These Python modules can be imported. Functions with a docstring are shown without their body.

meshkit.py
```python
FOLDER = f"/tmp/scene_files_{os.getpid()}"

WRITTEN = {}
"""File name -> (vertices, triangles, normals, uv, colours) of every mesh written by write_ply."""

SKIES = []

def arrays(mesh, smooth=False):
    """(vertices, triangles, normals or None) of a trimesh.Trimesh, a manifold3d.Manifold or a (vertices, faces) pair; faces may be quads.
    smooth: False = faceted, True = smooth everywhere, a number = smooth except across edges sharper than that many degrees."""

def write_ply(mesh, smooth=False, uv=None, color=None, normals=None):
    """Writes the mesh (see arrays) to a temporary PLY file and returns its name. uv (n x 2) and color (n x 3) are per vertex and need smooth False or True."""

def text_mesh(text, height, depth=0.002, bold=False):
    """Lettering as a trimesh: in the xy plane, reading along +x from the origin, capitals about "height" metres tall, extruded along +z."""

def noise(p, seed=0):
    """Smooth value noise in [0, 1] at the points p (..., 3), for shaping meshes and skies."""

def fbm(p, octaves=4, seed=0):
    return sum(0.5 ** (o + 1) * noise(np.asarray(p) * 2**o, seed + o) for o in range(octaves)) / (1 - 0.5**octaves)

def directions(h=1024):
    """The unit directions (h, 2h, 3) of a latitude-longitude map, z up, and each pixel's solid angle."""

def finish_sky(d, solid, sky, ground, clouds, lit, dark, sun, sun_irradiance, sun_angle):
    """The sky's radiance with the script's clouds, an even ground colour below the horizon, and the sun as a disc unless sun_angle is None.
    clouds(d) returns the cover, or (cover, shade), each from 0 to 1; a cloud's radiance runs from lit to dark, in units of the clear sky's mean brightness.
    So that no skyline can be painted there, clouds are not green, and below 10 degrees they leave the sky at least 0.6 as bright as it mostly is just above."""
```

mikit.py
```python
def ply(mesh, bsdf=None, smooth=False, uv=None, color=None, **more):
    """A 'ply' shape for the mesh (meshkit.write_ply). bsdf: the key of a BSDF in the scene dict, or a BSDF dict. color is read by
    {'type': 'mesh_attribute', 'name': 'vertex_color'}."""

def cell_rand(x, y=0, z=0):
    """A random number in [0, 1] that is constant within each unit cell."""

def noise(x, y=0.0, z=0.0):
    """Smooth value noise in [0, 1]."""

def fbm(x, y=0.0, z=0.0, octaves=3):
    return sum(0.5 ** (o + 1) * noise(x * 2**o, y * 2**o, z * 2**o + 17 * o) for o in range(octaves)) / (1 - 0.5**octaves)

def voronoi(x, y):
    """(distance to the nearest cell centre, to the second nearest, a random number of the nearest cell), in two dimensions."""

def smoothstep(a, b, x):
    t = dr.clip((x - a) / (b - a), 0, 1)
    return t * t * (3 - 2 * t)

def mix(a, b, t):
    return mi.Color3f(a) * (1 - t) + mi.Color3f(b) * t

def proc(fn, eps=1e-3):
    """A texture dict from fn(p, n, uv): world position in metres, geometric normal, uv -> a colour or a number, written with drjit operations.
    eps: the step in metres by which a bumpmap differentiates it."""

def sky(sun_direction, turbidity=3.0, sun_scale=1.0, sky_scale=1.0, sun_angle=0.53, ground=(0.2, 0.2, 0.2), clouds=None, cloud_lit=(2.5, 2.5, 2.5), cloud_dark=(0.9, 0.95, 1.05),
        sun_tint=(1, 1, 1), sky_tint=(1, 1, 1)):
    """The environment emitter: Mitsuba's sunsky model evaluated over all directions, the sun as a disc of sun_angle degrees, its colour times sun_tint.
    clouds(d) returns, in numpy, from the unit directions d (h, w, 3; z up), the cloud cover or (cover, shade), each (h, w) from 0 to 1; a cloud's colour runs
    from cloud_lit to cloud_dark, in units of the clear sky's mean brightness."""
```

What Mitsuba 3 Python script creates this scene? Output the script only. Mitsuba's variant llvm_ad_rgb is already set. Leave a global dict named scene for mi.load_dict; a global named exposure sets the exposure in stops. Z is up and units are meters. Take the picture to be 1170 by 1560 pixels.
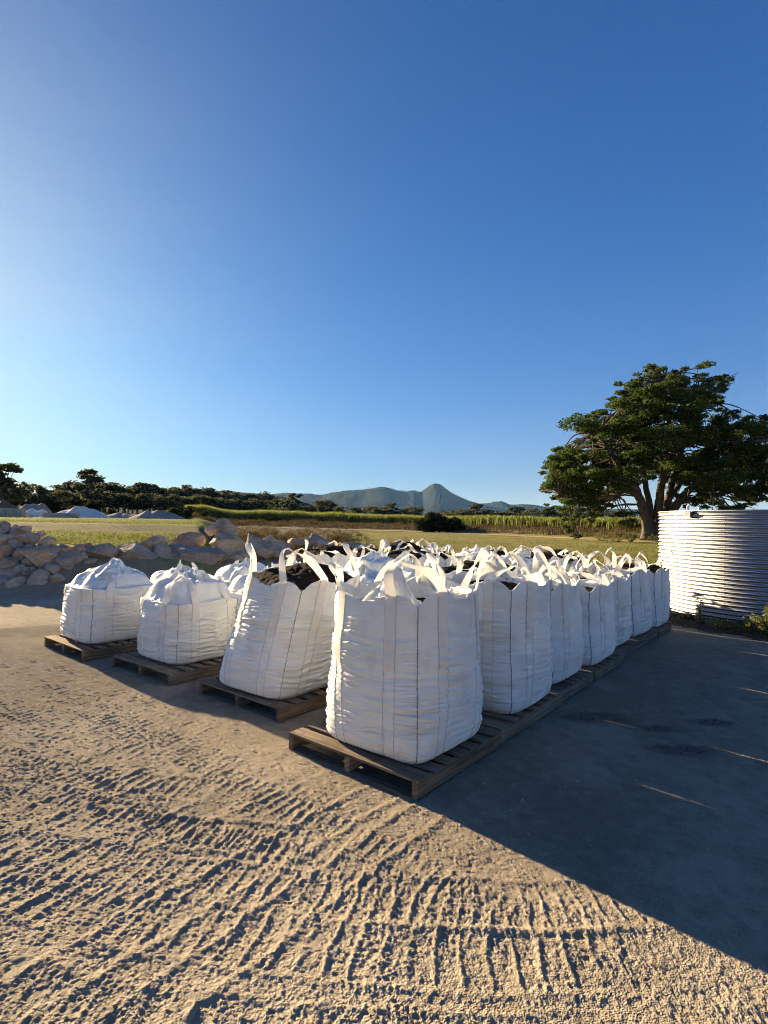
import math, random
import numpy as np, trimesh
import drjit as dr, mitsuba as mi
import mikit, meshkit
from mikit import proc, noise, fbm, voronoi, cell_rand, smoothstep, mix
T = mi.ScalarTransform4f
scene, labels = {}, {}
rad, PI = math.radians, math.pi

# ------------------------------------------------------------------ camera, sky, exposure
H, FOC, HZ, ROLL = 1.72, 840.0, 796.0, 0.0168          # eye height, focal length and horizon of the 1170 x 1560 photograph
DOWN = np.array([-ROLL, 1.0, -(HZ - 780) / FOC]); DOWN /= np.linalg.norm(DOWN)
YF = np.array([0, 0, 1.0]) - DOWN * DOWN[2]; YF /= np.linalg.norm(YF)
XR = np.cross(DOWN, YF)
def to_world(c): return np.array([c @ XR, c @ YF, -(c @ DOWN)])
def at(px, py, d):
    """the point at distance d (metres forward) that a surveyor sees in direction (px, py)"""
    w = to_world(np.array([px - 585, py - 780, FOC], float))
    return np.array([0, 0, H]) + w * (d / w[1])
def on_ground(px, py, z=0.0):
    w = to_world(np.array([px - 585, py - 780, FOC], float))
    return np.array([0, 0, H]) + w * ((z - H) / w[2])
fw, up = to_world(np.array([0, 0, 1.0])), to_world(np.array([0, -1.0, 0]))
HAZE = True
exposure = 2.2
scene['camera'] = {'type': 'perspective', 'fov': math.degrees(2 * math.atan(585 / FOC)), 'fov_axis': 'x', 'near_clip': 0.05, 'far_clip': 30000.0,
                   'to_world': T().look_at(origin=[0, 0, H], target=[float(fw[0]), float(fw[1]), float(H + fw[2])], up=[float(v) for v in up])}
SUN_AZ, SUN_EL = rad(136.0), rad(16.0)
SUN = [math.cos(SUN_EL) * math.cos(SUN_AZ), math.cos(SUN_EL) * math.sin(SUN_AZ), math.sin(SUN_EL)]
def painted_glow(d):
    """white glow round the sun and pale horizon haze, painted in as cloud cover"""
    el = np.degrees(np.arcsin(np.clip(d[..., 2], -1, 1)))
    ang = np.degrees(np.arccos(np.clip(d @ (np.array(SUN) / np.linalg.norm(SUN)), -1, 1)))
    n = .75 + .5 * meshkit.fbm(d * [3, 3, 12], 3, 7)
    return np.clip((.5 * np.exp(-np.maximum(el, 0) / 6.5) + .68 * np.exp(-(ang / 17) ** 1.3)) * n, 0, .9)  # whitening by sun angle and height is put into the cover as glow
scene['sky'] = mikit.sky(SUN, turbidity=2.8, sun_scale=4.2, sun_tint=(.92, 1.01, 1.22), sky_tint=(0.245, 0.62, 1.22), clouds=painted_glow, cloud_lit=(3.5, 3.3, 3.1))
if HAZE:
    scene['air'] = {'type': 'homogeneous', 'albedo': {'type': 'rgb', 'value': [0.95, 0.955, 0.96]}, 'sigma_t': {'type': 'rgb', 'value': [0.0000065, 0.0000135, 0.000027]}}
    scene['camera']['medium'] = {'type': 'ref', 'id': 'air'}
    scene['haze'] = {'type': 'cube', 'to_world': T().translate([0, 2000, 280]).scale([12500, 12500, 290]), 'bsdf': {'type': 'null'}, 'interior': {'type': 'ref', 'id': 'air'}}
    labels['haze'] = {'label': 'thin blue haze lying over the far hills and plain', 'category': 'haze', 'kind': 'stuff'}

# ------------------------------------------------------------------ helpers
def rgb(v): return {'type': 'rgb', 'value': [float(x) for x in v]}
def num(key):
    if key not in USED: USED.add(key); return key
    k = 1
    while f'{key}_{k:03d}' in USED: k += 1
    USED.add(f'{key}_{k:03d}'); return f'{key}_{k:03d}'
USED = set()
def thing(name, label, cat, group=None):
    k = num(name); labels[k] = {'label': label, 'category': cat}
    if group: labels[k]['group'] = group
    return k
def put(name, shape, parent=None, **lab):
    k = num(f'{parent}__{name}' if parent else name)
    scene[k] = shape
    if lab: labels[k] = lab
    return k
def grid_faces(n, m, wrap=False):
    """n rows of m points; wrap closes each row"""
    i, j = np.meshgrid(np.arange(n - 1), np.arange(m if wrap else m - 1), indexing='ij')
    a = i * m + j; b = i * m + (j + 1) % m
    q = np.stack([a, b, b + m, a + m], -1).reshape(-1, 4)
    return np.vstack([q[:, [0, 1, 2]], q[:, [0, 2, 3]]])
def join(parts):
    vs, fs, o = [], [], 0
    for v, f in parts:
        vs.append(v); fs.append(np.asarray(f) + o); o += len(v)
    return np.vstack(vs), np.vstack(fs)
def tube(path, radii, k=7, cap=True):
    p = np.asarray(path, float); n = len(p)
    radii = np.broadcast_to(radii, n)
    t = np.gradient(p, axis=0); t /= np.linalg.norm(t, axis=1, keepdims=True) + 1e-12
    ref = np.array([0, 0, 1.0]) if abs(t[0, 2]) < 0.8 else np.array([1.0, 0, 0])
    a = np.cross(t, ref); a /= np.linalg.norm(a, axis=1, keepdims=True) + 1e-9
    b = np.cross(t, a)
    th = np.arange(k) / k * 2 * PI
    v = (p[:, None] + radii[:, None, None] * (np.cos(th)[None, :, None] * a[:, None] + np.sin(th)[None, :, None] * b[:, None])).reshape(-1, 3)
    f = grid_faces(n, k, True)
    if cap:
        v = np.vstack([v, p[:1], p[-1:]]); j = np.arange(k)
        f = np.vstack([f, np.stack([j * 0 + n * k, (j + 1) % k, j], 1), np.stack([j * 0 + n * k + 1, (n - 1) * k + j, (n - 1) * k + (j + 1) % k], 1)])
    return v, f
def catmull(pts, m=8):
    p = np.asarray(pts, float); p = np.vstack([2 * p[0] - p[1], p, 2 * p[-1] - p[-2]]); out = []
    for i in range(1, len(p) - 2):
        t = np.linspace(0, 1, m, endpoint=False)[:, None]
        a, b, c, d = p[i - 1:i + 3]
        out.append(.5 * (2 * b + (c - a) * t + (2 * a - 5 * b + 4 * c - d) * t ** 2 + (3 * b - a - 3 * c + d) * t ** 3))
    return np.vstack(out + [p[-2:-1]])
def chamfer_box(sx, sy, sz, b=0.004):
    s = np.array([sx, sy, sz]) / 2; pts = []
    for sg in np.ndindex(2, 2, 2):
        g = np.array(sg) * 2 - 1
        for k in range(3):
            q = s - b; q[k] = s[k]; pts.append(g * q)
    h = trimesh.convex.convex_hull(np.array(pts))
    return np.array(h.vertices), np.array(h.faces)
def sstep(a, b, x):
    t = np.clip((x - a) / (b - a), 0, 1); return t * t * (3 - 2 * t)
nz = meshkit.noise
def nf(x, y, z=0.0, oct=3, seed=0):
    return meshkit.fbm(np.stack(np.broadcast_arrays(x, y, z), -1).astype(float), oct, seed)

ORD = ['first', 'second', 'third', 'fourth', 'fifth', 'sixth', 'seventh', 'eighth', 'ninth', 'tenth', 'eleventh', 'twelfth', 'thirteenth', 'fourteenth', 'fifteenth', 'sixteenth', 'seventeenth', 'eighteenth', 'nineteenth']
for a_, b_ in (('twent', 'twenty'), ('thirt', 'thirty'), ('fort', 'forty'), ('fift', 'fifty'), ('sixt', 'sixty'), ('sevent', 'seventy'), ('eight', 'eighty'), ('ninet', 'ninety')):
    ORD += [a_ + 'ieth'] + [f'{b_}-{o}' for o in ORD[:9]]
ORD += ['hundredth'] + ['hundred-and-' + o for o in ORD[:60]]

# ------------------------------------------------------------------ materials
def principled(col, rough=0.8, **kw):
    return {'type': 'twosided', 'bsdf': {'type': 'principled', 'base_color': col if isinstance(col, dict) else rgb(col), 'roughness': rough, 'specular': 0.25, **kw}}
def sand_col(p, n, uv):
    a = fbm(p.x * 0.9, p.y * 0.9, 0, 3); b = fbm(p.x * 14, p.y * 14, 3, 3); c = noise(p.x * 160, p.y * 160, 1)
    col = mix((.17, .144, .108), (.285, .245, .186), smoothstep(.25, .75, .5 * a + .35 * b + .25 * c - .05))
    pale = smoothstep(.62, .78, fbm(p.x * 2.1 + 9, p.y * 1.3, 5, 3)) * .35
    col = mix(col, (.34, .29, .22), pale)
    # compost spilt on the sand beside the pallets
    s = mi.Float(0)
    for cx, cy, rx, ry in ((1.95, 4.95, .34, .16), (2.35, 4.72, .2, .1), (2.35, 4.28, .3, .12), (2.95, 4.9, .22, .1), (3.05, 4.05, .3, .12)):
        e = dr.sqrt(dr.square((p.x - cx) / rx) + dr.square((p.y - cy) / ry))
        s = dr.maximum(s, smoothstep(1.25, .5, e + .9 * (fbm(p.x * 13, p.y * 13, 2, 3) - .5)))
    return mix(col, (.03, .027, .024), s * .5)
scene['mat_sand'] = principled(proc(sand_col), .95, specular=.1)
def sand_bump(p, n, uv): return .006 * fbm(p.x * 60, p.y * 60, 0, 3) + .004 * noise(p.x * 230, p.y * 230, 4)
scene['mat_sand_rough'] = {'type': 'twosided', 'bsdf': {'type': 'bumpmap', 'arbitrary': proc(sand_bump, .002), 'scale': 1.0, 'bsdf': scene['mat_sand']['bsdf']}}
def land_col(p, n, uv):
    r = dr.sqrt(p.x * p.x + p.y * p.y)
    a = fbm(p.x * .12, p.y * .12, 0, 3); b = fbm(p.x * 1.1, p.y * 1.1, 0, 3); c = noise(p.x * 9, p.y * 9, 0)
    g = mix((.115, .125, .03), (.21, .185, .065), smoothstep(.3, .7, .4 * a + .4 * b + .2 * c))
    g = mix(g, (.22, .165, .09), smoothstep(.52, .7, fbm(p.x * .25 + 3, p.y * .25, 9, 3)) * .6)
    soil = mix((.075, .065, .04), (.15, .12, .08), b)
    g = mix(g, soil, smoothstep(.8, 1.1, p.z) * smoothstep(55, 65, p.y) * (1 - smoothstep(-.27, -.30, p.x / dr.maximum(p.y, .1))))
    q = p.x / dr.maximum(p.y, .1)
    near = smoothstep(18.0, 16.0, r)
    # rough weedy ground between the yard wall and the far bank
    rough = smoothstep(-.30, -.27, q) * smoothstep(-.02, -.08, q + .02 * (a - .5)) * smoothstep(12, 15, p.y)
    g = mix(g, soil, dr.clip(rough * .8, 0, 1))
    g = mix(g, sand_col(p, n, uv), near)
    padm = smoothstep(-.285, -.32, q) * smoothstep(13, 16, p.y) * smoothstep(75, 68, p.y)
    yy = p.y + 3 * (a - .5) + 1.2 * (b - .5)
    strip = smoothstep(25.5, 27.2, yy) * smoothstep(31.5, 30, yy)
    pg = mix((.095, .135, .025), (.22, .235, .06), smoothstep(.3, .7, .5 * b + .5 * c))
    pg = mix(pg, (.10, .085, .05), strip * .8)
    pg = mix(pg, (.22, .17, .10), smoothstep(50, 60, yy) * .4)
    g = mix(g, pg, padm)
    return mix(g, (.05, .07, .03), smoothstep(150, 220, r))
scene['mat_land'] = principled(proc(land_col), .95, specular=.1)
scene['mat_weedy'] = principled(proc(lambda p, n, uv: mix((.06, .055, .03), (.16, .14, .07), fbm(p.x * .8, p.y * .8, p.z * 2, 3))), .95, specular=.1)
scene['mat_track'] = principled(proc(lambda p, n, uv: mix((.26, .19, .13), (.36, .28, .20), fbm(p.x * .7, p.y * .7, 0, 3))), .95, specular=.1)
def fabric_col(p, n, uv):
    a = fbm(p.x * 3, p.y * 3, p.z * 3, 3); w = noise(p.x * 2 + 31, p.y * 2, p.z * 22)
    col = mix((.66, .69, .69), (.76, .78, .775), .5 * a + .5 * w)
    return mix(col, (.52, .48, .41), smoothstep(.66, .86, fbm(p.x * 5 + 7, p.y * 5, p.z * 5, 4)) * .4)
def weave(p, n, uv): return .009 * dr.square(1 - dr.abs(2 * noise(p.x * 5, p.y * 5, p.z * 62) - 1)) * smoothstep(.35, .65, noise(p.x * 3.1, p.y * 3.1, p.z * 4)) + .0012 * fbm(p.x * 40, p.y * 40, p.z * 90, 3) + .0003 * dr.sin(p.z * 1500)
BAGM = []
for i, (tone, dust) in enumerate((((1, 1, 1), .10), ((.965, .97, .975), .22), ((1, .99, .965), .32))):
    def bagcol(p, n, uv, tone=tone, dust=dust, i=i):
        col = fabric_col(p, n, uv) * mi.Color3f(tone)
        s = smoothstep(.54, .80, fbm(p.x * 4 + 3 * i, p.y * 4, p.z * 6, 4)) * dust
        t = smoothstep(.66, .76, fbm(p.x * 16 + 9 * i, p.y * 16, p.z * 5 + 4, 3)) * dust * .5
        return mix(mix(col, (.50, .455, .385), s), (.36, .32, .27), t)
    scene[f'mat_bag_{i}'] = {'type': 'twosided', 'bsdf': {'type': 'bumpmap', 'arbitrary': proc(weave, .002), 'scale': 1.0, 'bsdf': {
        'type': 'principled', 'base_color': proc(bagcol), 'roughness': .55, 'specular': .35, 'sheen': .2}}}
    BAGM.append(f'mat_bag_{i}')
scene['mat_strap'] = {'type': 'principledthin', 'base_color': proc(lambda p, n, uv: mix((.78, .76, .71), (.86, .84, .80), fbm(p.x * 25, p.y * 25, p.z * 25, 2))), 'roughness': .6, 'diff_trans': .5, 'spec_trans': 0.0, 'eta': 1.3}
scene['mat_flap'] = {'type': 'principledthin', 'base_color': proc(fabric_col), 'roughness': .55, 'diff_trans': .45, 'spec_trans': 0.0, 'eta': 1.3}
scene['mat_seam'] = principled((.12, .14, .17), .8)
scene['mat_stitch'] = principled((.46, .49, .54), .8)
scene['mat_compost'] = principled(proc(lambda p, n, uv: mix((.005, .004, .004), (.022, .017, .014), dr.square(fbm(p.x * 45, p.y * 45, p.z * 45, 3)) * 1.6)), .95, specular=.1)
WOOD = []
for i, (c0, c1) in enumerate((((0.109, 0.085, 0.065), (0.204, 0.167, 0.129)), ((0.136, 0.105, 0.075), (0.245, 0.197, 0.143)), ((0.082, 0.068, 0.058), (0.163, 0.136, 0.116)), ((0.116, 0.082, 0.054), (0.224, 0.163, 0.109)))):
    def wood(p, n, uv, c0=c0, c1=c1, i=i):
        g = fbm(uv.x * 3 + 5 * i, uv.y * 55, i * 7, 3); k = fbm(uv.x * 9, uv.y * 12, i + 2, 3)
        col = mix(c0, c1, smoothstep(.25, .75, g))
        return mix(col, (.07, .055, .045), smoothstep(.6, .8, k) * .55)
    scene[f'mat_wood_{i}'] = principled(proc(wood), .85, specular=.15); WOOD.append(f'mat_wood_{i}')
ROCKM = []
for i, (c0, c1) in enumerate((((0.220, 0.195, 0.169), (0.440, 0.385, 0.329)), ((0.262, 0.210, 0.160), (0.482, 0.385, 0.290)), ((0.168, 0.150, 0.135), (0.336, 0.300, 0.271)), ((0.241, 0.165, 0.121), (0.440, 0.300, 0.213)))):
    def rock(p, n, uv, c0=c0, c1=c1, i=i):
        a = fbm(p.x * 2.5, p.y * 2.5, p.z * 4 + i, 4); b = fbm(p.x * 18, p.y * 18, p.z * 18, 3)
        col = mix(c0, c1, smoothstep(.3, .7, .6 * a + .4 * b))
        v = smoothstep(.06, .0, dr.abs(fbm(p.x * 3 + 4, p.y * 3, p.z * 3 + 8, 3) - .5))
        col = mix(col, (.40, .36, .31), v * .3)
        return mix(col, (.24, .13, .07), smoothstep(.6, .8, fbm(p.x * 1.7, p.y * 1.7 + 20, p.z * 2.6, 3)) * .5)
    def rbump(p, n, uv): return .055 * fbm(p.x * 8, p.y * 8, p.z * 11, 4)
    scene[f'mat_rock_{i}'] = {'type': 'twosided', 'bsdf': {'type': 'bumpmap', 'arbitrary': proc(rbump, .004), 'scale': 1.0, 'bsdf': {'type': 'principled', 'base_color': proc(rock), 'roughness': .9, 'specular': .15}}}
    ROCKM.append(f'mat_rock_{i}')
def leafmat(c0, c1, f, dt=.7):
    return {'type': 'principledthin', 'base_color': proc(lambda p, n, uv: mix(c0, c1, fbm(p.x * f, p.y * f, p.z * f, 3))), 'roughness': .55, 'diff_trans': dt, 'spec_trans': 0.0, 'eta': 1.3}
scene['mat_leaf_big'] = leafmat((.028, .050, .012), (.095, .130, .036), .7, .9)
scene['mat_leaf_far'] = leafmat((.045, .055, .03), (.11, .115, .065), .25, .9)
scene['mat_leaf_dark'] = leafmat((.018, .024, .012), (.045, .05, .022), .5)
scene['mat_cane'] = leafmat((.11, .145, .035), (.27, .295, .085), .5, .9)
scene['mat_brush'] = leafmat((.055, .042, .022), (.14, .105, .055), 1.0, .6)
scene['mat_grass'] = leafmat((.085, .105, .028), (.20, .20, .07), 1.2, .8)
scene['mat_weed'] = leafmat((.16, .19, .06), (.34, .33, .16), 2, .8)
scene['mat_bark'] = principled(proc(lambda p, n, uv: mix((.04, .035, .03), (.14, .12, .10), fbm(p.x * 3, p.y * 3, p.z * .8, 4))), .9, specular=.1)
scene['mat_forest'] = principled(proc(lambda p, n, uv: mix((.008, .015, .012), (.022, .031, .02), fbm(p.x * .02, p.y * .02, p.z * .02, 4))), .95, specular=.05)
scene['mat_zinc'] = {'type': 'twosided', 'bsdf': {'type': 'roughconductor', 'material': 'Al', 'alpha': proc(lambda p, n, uv: 0.34 + .08 * fbm(p.x * 6, p.y * 6, p.z * 3, 3)), 'specular_reflectance': proc(lambda p, n, uv: mix((.36, .37, .39), (.50, .50, .51), fbm(p.x * 4, p.y * 4, p.z * 9, 3)))}}
scene['mat_dark_metal'] = principled((.10, .10, .11), .5, metallic=.6)
scene['mat_white_plastic'] = principled((.75, .75, .74), .4)
scene['mat_soil'] = principled(proc(lambda p, n, uv: mix((.03, .026, .02), (.10, .08, .06), fbm(p.x * 8, p.y * 8, p.z * 8, 4))), .95, specular=.1)
scene['mat_heap_white'] = principled(proc(lambda p, n, uv: mix((.50, .50, .50), (.68, .67, .65), fbm(p.x * 2, p.y * 2, p.z * 2, 3))), .9)
scene['mat_heap_grey'] = principled(proc(lambda p, n, uv: mix((.20, .18, .165), (.34, .31, .28), fbm(p.x * 2, p.y * 2, p.z * 2, 3))), .9)
scene['mat_heap_brown'] = principled(proc(lambda p, n, uv: mix((.09, .065, .05), (.17, .12, .09), fbm(p.x * 2, p.y * 2, p.z * 2, 3))), .9)
scene['mat_concrete'] = principled(proc(lambda p, n, uv: mix((.24, .235, .225), (.38, .37, .355), fbm(p.x * 3, p.y * 3, p.z * 3, 4))), .9)

# ------------------------------------------------------------------ the land
LDIR, RDIR = np.array([-.766, .643]), np.array([.628, .778])
BX = np.array([-900, -300, -64, -20.7, 6.5, 23, 30, 50, 90, 400, 900.])
BY = np.array([300, 210, 140, 120, 100, 72, 60, 40, 22, 0, -40.])
def bank_s(x, y): return y - np.interp(x, BX, BY)
def terrain(x, y):
    x, y = np.asarray(x, float), np.asarray(y, float)
    r = np.hypot(x, y)
    q = x / np.maximum(y, .5)
    z = .25 * sstep(30, 90, y)
    # the levelled pad on the left, higher than the yard
    pad = sstep(-.285, -.335, q) * sstep(13.5, 17, y) * sstep(-2, 2, y)
    padz = .70 + .32 * sstep(16, 26, y) + .30 * sstep(27.2, 29.8, y + .8 * (nf(x * .3, 0, 0, 2, 6) - .5)) + .28 * sstep(31, 62, y) + .12 * nf(x * .15, y * .3, 0, 3, 5)
    z = z * (1 - pad) + padz * pad
    # rubble core under the boulder wall
    w = np.interp(x, [-40, -8, -6.2, -4, -1.5, 1.2, 2.2], [12.6, 12.8, 13.2, 15.2, 17.0, 19.2, 21])
    hh = np.interp(x, [-40, -8.5, -6.5, -5, -1.5, 1.0, 2.0], [1.0, 1.0, .7, .62, .5, .35, 0])
    z = np.maximum(z, hh * sstep(-1.0, 1.2, y - w) * sstep(5.0, 2.0, y - w) * (r < 40))
    s = bank_s(x, y)
    right = sstep(-40, 10, x)
    b = sstep(-1.5, 5, s) * (.7 - .1 * right) + sstep(1.6, 12, s) * (.85 - .35 * right)
    z = z + b * (y > 5) + .10 * (nf(x * .35, y * .35, 0, 3, 8) - .5) * sstep(14, 20, r)
    return np.where(r < 11.5, 0.0, z)
def ang_grid(fine, a=58, coarse=5):
    return np.radians(np.concatenate([np.arange(90 - a, 90 + a, fine), np.arange(90 + a, 450 - a - 1e-6, coarse)]))
RINGS = np.concatenate([[.01, .6, 1.2], 1.6 * 1.045 ** np.arange(0, 202)])
th = ang_grid(.45)
R_, A_ = np.meshgrid(RINGS, th, indexing='ij')
gx, gy = R_ * np.cos(A_), R_ * np.sin(A_)
gz = terrain(gx, gy) - .05 * (R_ < 10.3)
lv, lf = np.stack([gx, gy, gz], -1).reshape(-1, 3), grid_faces(len(RINGS), len(th), True)
put('ground', mikit.ply((lv, lf), 'mat_land', smooth=True), kind='structure')

def yard_relief(x, y):
    """wheel marks pressed into the sand: lugs across each track, a lip on both sides"""
    h = .009 * (nf(x * 1.7, y * 1.7, 0, 3, 1) - .5) + .009 * (nf(x * 9, y * 9, 0, 3, 2) - .5)
    f = nf(x * 34, y * 34, 0, 3, 3); h = h + .006 * (1 - np.abs(2 * f - 1)) * (.4 + 1.2 * nf(x * 5, y * 5, 0, 2, 11))
    f2 = nf(x * 62 + 9, y * 62, 0, 2, 13); h = h + .0055 * (1 - np.abs(2 * f2 - 1)) * (.3 + 1.4 * nf(x * 3, y * 3, 4, 2, 14))
    h = h + .0045 * (nz(np.stack([x * 85, y * 85, x * 0], -1), 6) - .5)
    wx = x + .035 * (nf(x * 4, y * 4, 0, 2, 21) - .5); wy = y + .035 * (nf(x * 4, y * 4, 0, 2, 22) - .5)
    def track(s, t, w, pitch, amp, slant, keep, seed, lip=1.0, chev=False):
        tt = np.abs(t) if chev else t
        ph = s / pitch + slant * tt / w + .38 * (nf(s * 2.2, t * 5, seed, 2, 31) - .5)
        fr = np.abs((ph % 1) - .5)
        lug = np.exp(-(fr / .10) ** 2) * (.35 + 1.0 * nz(np.stack([np.floor(ph + .5) * 1.7, t * 7, s * 0 + seed], -1), 4))
        inside = sstep(w * .52, w * .42, np.abs(t))
        edge = np.exp(-((np.abs(t) - w * .54) / .022) ** 2)
        m = sstep(keep - .12, keep + .12, nf(s * .9, t * 2 + seed * 3, seed, 2, 41))
        return m * ((.52 * amp) * (lug - .3) * inside + lip * .004 * edge)
    def arc(cx, cy, r0, w, pitch, amp, slant, keep, seed, lo=-9, hi=9, **k):
        r = np.hypot(wx - cx, wy - cy); s = np.arctan2(wx - cx, cy - wy) * r0
        return track(s, r - r0, w, pitch, amp, slant, keep, seed, **k) * sstep(lo - .2, lo + .2, s) * sstep(hi + .2, hi - .2, s)
    def line(px, py, ang, w, pitch, amp, slant, keep, seed, lo=-9, hi=9, **k):
        c, sn = math.cos(rad(ang)), math.sin(rad(ang))
        s = (wx - px) * c + (wy - py) * sn; t = -(wx - px) * sn + (wy - py) * c
        return track(s, t, w, pitch, amp, slant, keep, seed, **k) * sstep(lo - .25, lo + .25, s) * sstep(hi + .25, hi - .25, s)
    h += arc(.45, 10.3, 7.78, .31, .084, .012, .25, .14, 1, -3.2, .95)
    h += arc(.6, 9.0, 6.80, .30, .105, .013, .35, .20, 2, -3.2, .35)
    h += arc(-.2, 9.6, 6.62, .28, .085, .010, .5, .25, 3, -3.5, -.35)
    h += arc(.3, 8.8, 6.98, .26, .09, .010, -.3, .40, 4, -3.0, .4)
    h += arc(.2, 10.9, 7.95, .26, .08, .010, .5, .30, 5, -3.4, -.5) + arc(.45, 8.2, 6.66, .30, .10, .010, -.25, .34, 6, -2.4, .5) + arc(-.1, 11.2, 7.75, .26, .075, .011, .3, .32, 7, -4.0, -1.0)
    for i, (px, py, a, w, p) in enumerate(((-.61, 2.78, 50, .22, .07), (-1.3, 2.95, 48, .24, .08), (-1.9, 3.3, 47, .22, .07), (-.15, 2.75, 52, .2, .06))):
        h += line(px, py, a, w, p, .005, 1.0, .48, 11 + i, -1.2, 1.4, chev=i % 2 == 0, lip=1.5)
    for i, (px, py, a, w, p) in enumerate(((-1.6, 3.6, 150, .24, .075), (-1.3, 3.25, 152, .22, .07), (-2.2, 4.3, 146, .24, .08), (-2.9, 4.4, 143, .24, .075), (-2.3, 3.55, 158, .22, .07), (-3.4, 5.4, 143, .26, .09), (-3.3, 4.2, 155, .25, .08), (-4.5, 5.6, 150, .25, .08), (-1.0, 3.05, 160, .2, .06), (-1.9, 4.5, 143, .24, .07), (-1.1, 3.75, 142, .24, .07), (-2.9, 5.7, 142, .26, .08), (-4.2, 6.6, 143, .26, .09), (-1.55, 4.1, 143, .22, .07), (-2.5, 5.0, 142, .24, .08), (-3.8, 5.2, 146, .26, .08))):
        h += line(px, py, a, w, p, .009, .5, .28, 31 + i, -2.2, 2.6, lip=.8)
    quiet = .45 + .55 * sstep(1.0, -.4, (x - .2) * .72 + (y - 3.3) * .69)        # the strip by the pallets is packed flat
    return h * quiet
rr = np.concatenate([.5 * np.exp(np.arange(0, math.log(1.6 / .5), .02)), 1.6 * np.exp(np.arange(0, math.log(11.2 / 1.6), .0031))])
ta = np.concatenate([np.arange(-1.9, -.70, .02), np.arange(-.70, .70, .0031), np.arange(.70, 1.9, .02)]) + PI / 2
R_, A_ = np.meshgrid(rr, ta, indexing='ij')
gx, gy = R_ * np.cos(A_), R_ * np.sin(A_)
fade = sstep(11.1, 10.0, R_) * sstep(1.88, 1.6, np.abs(A_ - PI / 2)) * sstep(.5, .7, R_)
gz = yard_relief(gx, gy) * sstep(9, 5, R_ - 2) - .07 * (1 - fade)
yv, yf = np.stack([gx, gy, gz], -1).reshape(-1, 3), grid_faces(len(rr), len(ta))
put('gravel_yard', mikit.ply((yv, yf), 'mat_sand_rough', smooth=True), kind='structure')

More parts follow.
